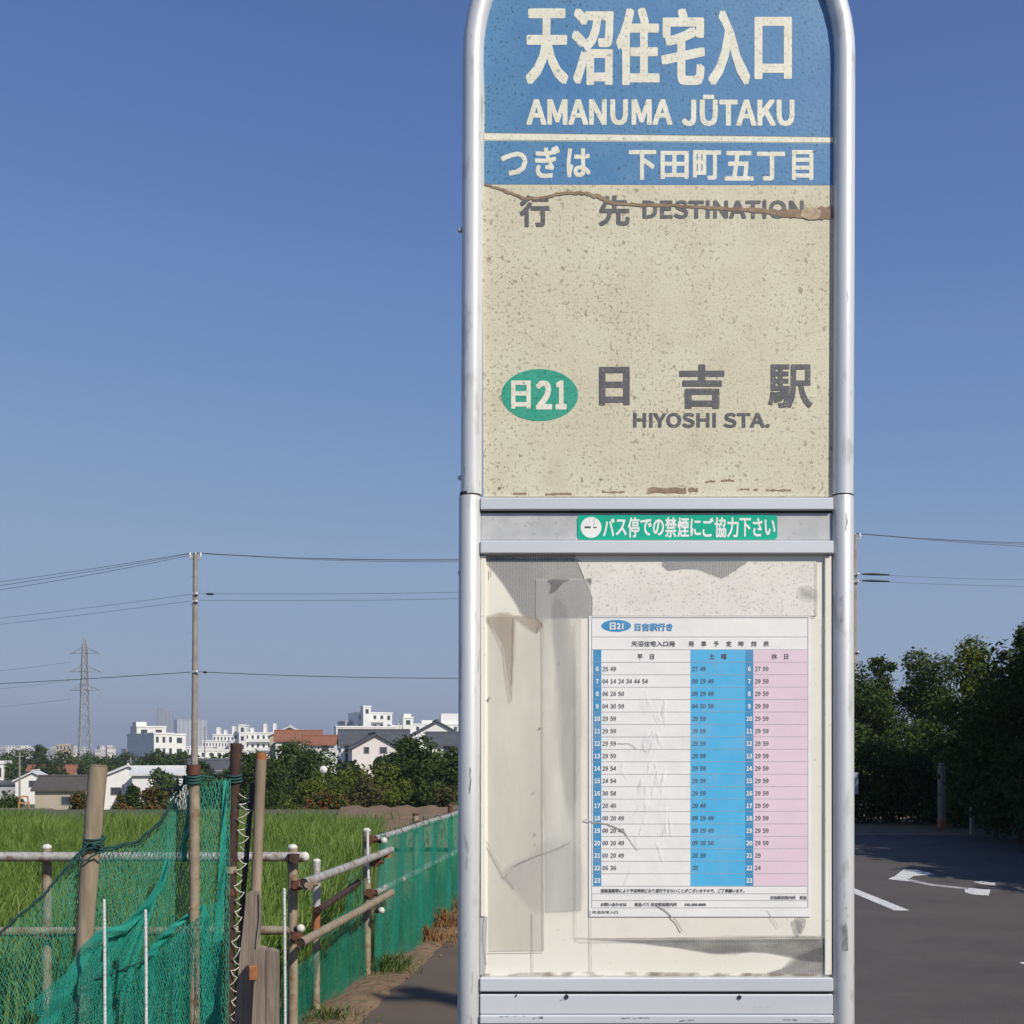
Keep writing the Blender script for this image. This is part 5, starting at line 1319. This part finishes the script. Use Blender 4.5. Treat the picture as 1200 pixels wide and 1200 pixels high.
# lattice transmission tower
def pylon(px, ptop, d, label):
    z0 = terrain(d); zt = ZX(ptop, d); x = XX(px, d); h = zt - z0
    o = thing('transmission_tower', (x, d, z0), label, 'pylon')
    def hw(f): return float(np.interp(f, [0, .45, .78, .92, 1], [.062, .042, .028, .022, .003])) * h
    rz = .5
    def cn(k, f):
        a = rz + PI / 4 + k * PI / 2; w = hw(f) * 1.0
        return Vector((x + math.cos(a) * w, d + math.sin(a) * w, z0 + h * f))
    lv = [0, .12, .23, .33, .42, .50, .57, .63, .69, .74, .79, .84, .88, .92, .96]
    for k in range(4): MB().tube([cn(k, f) for f in lv + [1.0]], .15, 4).build('leg', M['steel_far'], o)
    for k in range(4):
        m = MB(); k2 = (k + 1) % 4
        for a, b in zip(lv[:-1], lv[1:]):
            m.tube([cn(k, a), cn(k2, b)], .085, 3); m.tube([cn(k2, a), cn(k, b)], .085, 3); m.tube([cn(k, b), cn(k2, b)], .085, 3)
        m.build('bracing', M['steel_far'], o, kind='stuff')
    for f, w in ((.885, .105), (.755, .115), (.625, .105)):
        for sgn in (-1, 1):
            ex = Vector((math.cos(rz - .35) * sgn, math.sin(rz - .35) * sgn * .5, 0)).normalized()
            tip = Vector((x, d, z0 + h * (f - .005))) + ex * w * h
            m = MB()
            for k in range(4):
                c0 = cn(k, f + (.045 if k % 2 else 0.0))
                m.tube([c0, tip], .08, 3)
            for q in (.3, .55, .8):
                m.tube([Vector((x, d, z0 + h * (f + .04 * (1 - q)))) + ex * w * h * q, Vector((x, d, z0 + h * (f - .005))) + ex * w * h * min(1, q + .15)], .05, 3)
            m.build('crossarm', M['steel_far'], o)
            MB().tube([tip, tip + Vector((0, 0, -1.2)), tip + Vector((.3, 0, -2.6))], [.05, .10, .05], 5).build('insulator_string', M['steel_far'], o)
    return o, x, d, z0, h
o, px_, pd_, pz, ph = pylon(99.5, 746, 370, 'grey steel lattice transmission tower standing in the town')
for f, sgn in ((.88, -1), (.75, -1), (.62, -1)):
    a = Vector((px_ - .10 * ph, pd_, pz + ph * f - 2.5)); wire(Vector((a.x - 160, pd_ + 60, a.z + 2)), a, 4.5, 'faint high-voltage line strung from the lattice tower arms', 'lines from the lattice tower', .035)

# ================================================================== BUILDINGS
def obox(m, c, rz, x0, x1, y0, y1, z0, z1):
    cr, sr = math.cos(rz), math.sin(rz)
    def T(x, y, z): return Vector((c[0] + x * cr - y * sr, c[1] + x * sr + y * cr, z))
    vs = [T(x, y, z) for z in (z0, z1) for x, y in ((x0, y0), (x1, y0), (x1, y1), (x0, y1))]
    return m.add(vs, [(3, 2, 1, 0), (4, 5, 6, 7), (0, 1, 5, 4), (1, 2, 6, 5), (2, 3, 7, 6), (3, 0, 4, 7)])
def gable_house(name, label, px, d, w, dp, zr, pitch, rz, wall, roof, windows=(), z0=None, side_windows=(), over=.4):
    """ridge runs along local x; front is local -y"""
    x = XX(px, d); z0 = terrain(d) if z0 is None else z0; ze = zr - dp / 2 * pitch
    o = thing(name, (x, d, z0), label, 'house'); c = (x, d)
    cr, sr = math.cos(rz), math.sin(rz)
    def T(a, b, z): return Vector((x + a * cr - b * sr, d + a * sr + b * cr, z))
    m = MB(); prof = [(-dp / 2, z0 - .3), (dp / 2, z0 - .3), (dp / 2, ze), (0, zr - .02), (-dp / 2, ze)]
    m.add([T(-w / 2, b, z) for b, z in prof] + [T(w / 2, b, z) for b, z in prof], [(0, 1, 2, 3, 4), (9, 8, 7, 6, 5)] + [(i, i + 5, (i + 1) % 5 + 5, (i + 1) % 5) for i in range(5)]).build('wall', M[wall], o)
    for s in (-1, 1):
        m = MB(); t = .22
        ey = s * (dp / 2 + over); ez = ze - over * pitch
        q = [T(-w / 2 - over, 0, zr + .03), T(w / 2 + over, 0, zr + .03), T(w / 2 + over, ey, ez + .03), T(-w / 2 - over, ey, ez + .03)]
        m.slab(q, (0, 0, t)).build('roof_slope', M[roof], o)
    m = MB(); m.tube([T(-w / 2 - over, 0, zr + .3), T(w / 2 + over, 0, zr + .3)], .16, 6).build('ridge_cap', M[roof], o)
    for a, z, ww, hh_ in windows:
        f = obox(MB(), c, rz, a - ww / 2 - .08, a + ww / 2 + .08, -dp / 2 - .06, -dp / 2 + .05, z - hh_ / 2 - .08, z + hh_ / 2 + .08).build('window', M['grey_wall'], o)
        obox(MB(), c, rz, a - ww / 2, a + ww / 2, -dp / 2 - .10, -dp / 2 + .02, z - hh_ / 2, z + hh_ / 2).build('pane', M['glass'], f)
    for s, b, z, ww, hh_ in side_windows:
        xa = s * w / 2
        f = obox(MB(), c, rz, min(xa - .05, xa + .06 * s), max(xa + .05, xa + .06 * s), b - ww / 2 - .08, b + ww / 2 + .08, z - hh_ / 2 - .08, z + hh_ / 2 + .08).build('window', M['grey_wall'], o)
        obox(MB(), c, rz, xa - .1, xa + .1, b - ww / 2, b + ww / 2, z - hh_ / 2, z + hh_ / 2).build('pane', M['glass'], f)
    return o
def block(name, label, px0, px1, ptop, d, depth, rz, wall, floors=0, base=None, balcony=None, plant=None, cat='building', group=None, win='glass', fh=None, cols=6, roofbits=True, parapet=True):
    """flat-roofed block: wall, parapet, window strips and balcony slabs on the front and right side"""
    w = (px1 - px0) / F * d; x = XX((px0 + px1) / 2, d); z0 = terrain(d) if base is None else base; zt = ZX(ptop, d)
    o = thing(name, (x, d, z0), label, cat, group); c = (x, d)
    obox(MB(), c, rz, -w / 2, w / 2, -depth / 2, depth / 2, z0 - .5, zt).build('wall', M[wall], o)
    if parapet: obox(MB(), c, rz, -w / 2 - .15, w / 2 + .15, -depth / 2 - .15, depth / 2 + .15, zt + .003, zt + .5).build('parapet', M[wall], o)
    if floors:
        fh = fh or 3.0
        for k in range(floors):
            zc = zt - 1.2 - k * fh
            if balcony:
                obox(MB(), c, rz, -w / 2 * balcony, w / 2 * balcony, -depth / 2 - 1.3, -depth / 2 - .02, zc - 1.7, zc - .65).build('balcony', M[wall], o)
            for q in range(cols):
                a = -w / 2 + w * (q + .5) / cols; ww = w / cols * .42
                obox(MB(), c, rz, a - ww / 2, a + ww / 2, -depth / 2 - .05, -depth / 2 + .05, zc - .9, zc + .6).build('window', M[win], o)
            for q in range(max(1, cols // 2)):
                bb = -depth / 2 + depth * (q + .5) / max(1, cols // 2)
                obox(MB(), c, rz, w / 2 - .05, w / 2 + .05, bb - .5, bb + .5, zc - .7, zc + .5).build('window', M[win], o)
    if plant:
        for a, pw, phh in plant:
            obox(MB(), c, rz, a * w - pw / 2, a * w + pw / 2, -depth * .3, depth * .3, zt + .51, zt + .5 + phh).build('roof_house', M[wall], o)
    return o
# far towers on the skyline
tw_ = block('office_tower', 'slim grey high-rise tower on the hazy skyline', 185, 202, 834, 2300, 34, .3, 'tower_glass', 22, cols=4, fh=3.6, base=-8, win='tower_pale')
obox(MB(), (XX(193.5, 2300), 2300), .3, -14, -2, -12, 12, ZX(834, 2300) + .6, ZX(834, 2300) + 6).build('roof_house', M['tower_glass'], tw_)
tw_ = block('office_tower', 'wide pale high-rise slab with one dark face on the hazy skyline', 206, 240, 844, 2200, 38, .42, 'tower_pale', 18, cols=7, fh=3.6, base=-8, win='tower_glass')
# white block with a dark left side
block('apartment_block', 'white slab block with a shaded end wall below the towers', 160, 206, 862, 340, 16, .62, 'white_wall', 4, cols=3)
block('apartment_block', 'taller white block rising behind the shaded-ended slab', 157, 190, 853, 372, 12, .45, 'white_wall', 2, cols=2, plant=((-.3, 3, 1.2),))
block('apartment_block', 'low white wing in front of the tall white block', 175, 198, 861, 330, 9, .55, 'white_wall', 2, cols=3)
# stepped white housing estate
for i, (a, b_, t, d, nf) in enumerate(((222, 252, 876, 430, 4), (240, 268, 869, 450, 5), (252, 284, 862, 470, 6), (276, 326, 860, 440, 6), (282, 290, 851, 436, 3), (228, 300, 880, 400, 3))):
    block('apartment_block', ('long low white apartment block with balcony rows', 'stepped white apartment block behind the tan stakes', 'taller stepped white apartment block with roof vents', 'white balcony-fronted apartment block next to the orange roof', 'white lift tower on the balcony-fronted block', 'lowest white row of flats behind the tree belt')[i],
          a, b_, t, d, 12, .12, 'white_wall', nf, balcony=.96 if i != 4 else None, cols=8 if i != 4 else 1, plant=(((-.35, 1.0, 2.6), (-.1, .8, 1.6), (.2, .9, 3.0), (.42, .9, 3.2)) if i in (2, 3) else None))
# central white blocks
block('apartment_block', 'tallest white apartment block with lift tower behind the gabled house', 413, 454, 837, 420, 14, .35, 'white_wall', 6, balcony=.5, cols=5)
block('apartment_block', 'square white lift tower crowning the tallest apartment block', 424, 433, 829, 410, 4, .35, 'white_wall', 1, cols=1)
block('apartment_block', 'grey-shaded lower wing beside the tallest apartment block', 400, 418, 847, 424, 12, .35, 'grey_wall', 5, balcony=.9, cols=3)
block('apartment_block', 'broad white block under the tallest apartment block', 393, 462, 853, 395, 12, .2, 'white_wall', 4, balcony=.9, cols=8)
block('apartment_block', 'white apartment block with long balconies beside the sign frame', 466, 545, 850, 430, 12, .15, 'white_wall', 5, balcony=.95, cols=9, plant=((.28, 7, 3.5), (-.05, 5, 1.2)))
block('apartment_block', 'slim white stair tower between the white blocks', 470, 482, 842, 405, 6, .3, 'white_wall', 3, cols=1, plant=((0, 2.4, 1.0),))
block('apartment_block', 'small white block beside the slim stair tower', 456, 468, 852, 400, 8, .3, 'white_wall', 3, cols=2)
# houses
hd = 160
gable_house('house', 'white two-storey house with pale pink gable and slate roof', 437, 158, 7.6, 6.0, ZX(862, 158), .55, PI / 2 + .22, 'pink_wall', 'slate_roof', side_windows=((-1, -.9, ZX(879, 158), .8, .7), (-1, 1.2, ZX(879, 158), .55, .7), (-1, -.6, ZX(890, 158), .9, .7)), windows=((0, ZX(880, 158), .8, .8),))
gable_house('house', 'white house wing with long slate roof beside the pink gable', 438, 163, 8.6, 6.5, ZX(858, 163), .5, .16, 'white_wall', 'slate_roof', windows=((-3.2, ZX(877, 163), 1.2, 1.0), (-3.2, ZX(890, 163), 1.2, 1.6), (3.4, ZX(877, 163), 1.2, .9)))
gable_house('house', 'orange-tiled house standing above the big rounded tree', 350, 215, 7.6, 7.5, ZX(858, 215), .42, .15, 'white_wall', 'orange_roof', windows=((2.6, ZX(873, 215), 1.2, 1), (-2, ZX(873, 215), 1.2, 1)))
gable_house('house', 'second orange-tiled house with a lower roof beside the first', 376, 205, 4.8, 6.0, ZX(864, 205), .42, .05, 'white_wall', 'orange_roof', windows=((1.0, ZX(876, 205), 1.1, .9),))
gable_house('house', 'white-fronted house with cream gable behind the orange roofs', 341, 222, 6.0, 7.0, ZX(853, 222), .42, PI / 2 + .1, 'beige_wall', 'pale_roof', side_windows=((-1, 0, ZX(861, 222), .8, .8),))
gable_house('house', 'white house with a steep slate roof next to the sign frame', 510, 190, 8.0, 11.5, ZX(847, 190), .54, PI / 2 + .14, 'white_wall', 'slate_roof', side_windows=((-1, 1.5, ZX(866, 190), 1.2, 1.0),))
gable_house('house', 'low slate-roofed house half hidden by the sign frame', 524, 165, 5.0, 5.5, ZX(861, 165), .5, .1, 'white_wall', 'slate_roof', windows=((0, ZX(878, 165), 1.2, 1),))
gable_house('bungalow', 'beige bungalow with a broad dark roof beside the leaning stake', 77, 150, 5.6, 6.0, ZX(912, 150), .45, .10, 'beige_wall', 'brown_roof', windows=((1.0, ZX(937, 150), 1.4, .9),), z0=-6.3)
gable_house('house', 'white house with a sloping pale metal roof between stake and pipe', 150, 165, 6.5, 8.5, ZX(898, 165), .42, PI / 2 + .3, 'white_wall', 'pale_roof', side_windows=((-1, 1.5, ZX(926, 165), 1.2, .9),))
gable_house('house', 'white flat-sided house with a dark window beside the pale metal roof', 190, 160, 6.6, 6.0, ZX(901, 160), .25, .15, 'white_wall', 'pale_roof', windows=((1.2, ZX(919, 160), 1.1, .9), (-1.2, ZX(926, 160), .8, .8)))
gable_house('house', 'orange-roofed house among trees beyond the dark bungalow roof', 62, 215, 7.5, 7.0, ZX(899, 215), .4, .2, 'pink_wall', 'orange_roof', windows=((1, ZX(913, 215), 1.2, 1),))
gable_house('house', 'small white gabled house in front of the orange-roofed one', 42, 190, 5.2, 5.0, ZX(905, 190), .5, PI / 2 + .2, 'white_wall', 'pale_roof', side_windows=((-1, 0, ZX(918, 190), 1.0, .9),))
gable_house('house', 'dark-roofed grey house beside the small white gable', 16, 200, 5, 6, ZX(907, 200), .5, .3, 'grey_wall', 'slate_roof', windows=((1, ZX(922, 180), 1.2, 1),))
block('building', 'plain white box of a building beside the dark-roofed house', -8, 8, 895, 200, 6, .2, 'white_wall', 2, cols=2)
gable_house('house', 'tile-roofed white house half hidden behind the dark rusty pipe', 258, 150, 7, 6, ZX(893, 150), .45, .3, 'white_wall', 'slate_roof', windows=((0, ZX(908, 150), 1.2, 1),))
# low far skyline
rk = random.Random(17)
for i in range(46):
    px = rk.choice((rk.uniform(-10, 150), rk.uniform(-10, 160), rk.uniform(200, 330))); d = rk.uniform(700, 1900); w = rk.uniform(4, 11)
    block('building', 'small pale building among many on the low hazy skyline', px - w / 2, px + w / 2, rk.uniform(873.5, 880.5), d, 14, rk.uniform(-.3, .6), rk.choice(('white_wall', 'grey_wall', 'pink_wall', 'beige_wall', 'tower_pale')), 2, cols=3, group='low skyline buildings', parapet=False)
block('building', 'brown brick building on the skyline near the lattice tower', 68, 84, 873, 620, 12, .2, 'beige_wall', 3, cols=4)
# orange barricade and low wall at the far edge of the paddy
b = PX(28, 946, 44); ob = thing('barricade', (b.x, b.y, terrain(44)), 'small orange A-frame barricade at the far edge of the paddy', 'barricade')
for s in (-1, 1): MB().tube([(b.x + s * .26, b.y, terrain(44)), (b.x + s * .13, b.y, ZX(933, 44))], .03, 6).build('leg', M['orange_paint'], ob)
for q in (933.5, 941): MB().box((b.x, b.y, ZX(q, 44)), (.40 if q > 935 else .30, .05, .06)).build('bar', M['orange_paint'], ob)
b0, b1 = PX(-30, 947, 43), PX(62, 947, 43)
lw = thing('low_wall', ((b0.x + b1.x) / 2, 43, terrain(43)), 'low pale concrete wall along the far paddy edge', 'wall')
for k in range(3): MB().box((b0.x + (b1.x - b0.x) * (k + .5) / 3, 43, ZX(948, 43) - .25), ((b1.x - b0.x) / 3 - .02, .15, .55), 0, .01).build('wall_block', M['kerb'], lw)
b = PX(379, 902, 58); sd = thing('satellite_dish', tuple(b - Vector((0, 0, 1.2))), 'small round white dish among the bushes', 'dish')
MB().sphere(b, .18, 14, 8, (1, .35, 1)).build('dish', M['white_wall'], sd); MB().tube([b, b - Vector((0, 0, 1.6))], .03, 6).build('mast', M['pipe'], sd)

# ================================================================== HAZE
hz = bpy.data.materials.new('haze_air'); hz.use_nodes = True; nt = hz.node_tree
nt.nodes.remove(nt.nodes['Principled BSDF'])
pv_ = nt.nodes.new('ShaderNodeVolumePrincipled'); pv_.inputs['Color'].default_value = (.80, .87, 1.0, 1); pv_.inputs['Density'].default_value = 0.00034
pv_.inputs['Anisotropy'].default_value = 0.2
L(nt, pv_.outputs[0], nt.nodes['Material Output'].inputs['Volume'])
HAZE = True
if HAZE:
    o = MB().box((0, 2200, 42), (9000, 5200, 104)).build('haze', hz, kind='stuff'); tag(o, 'thin pale air haze filling the whole valley', 'haze')
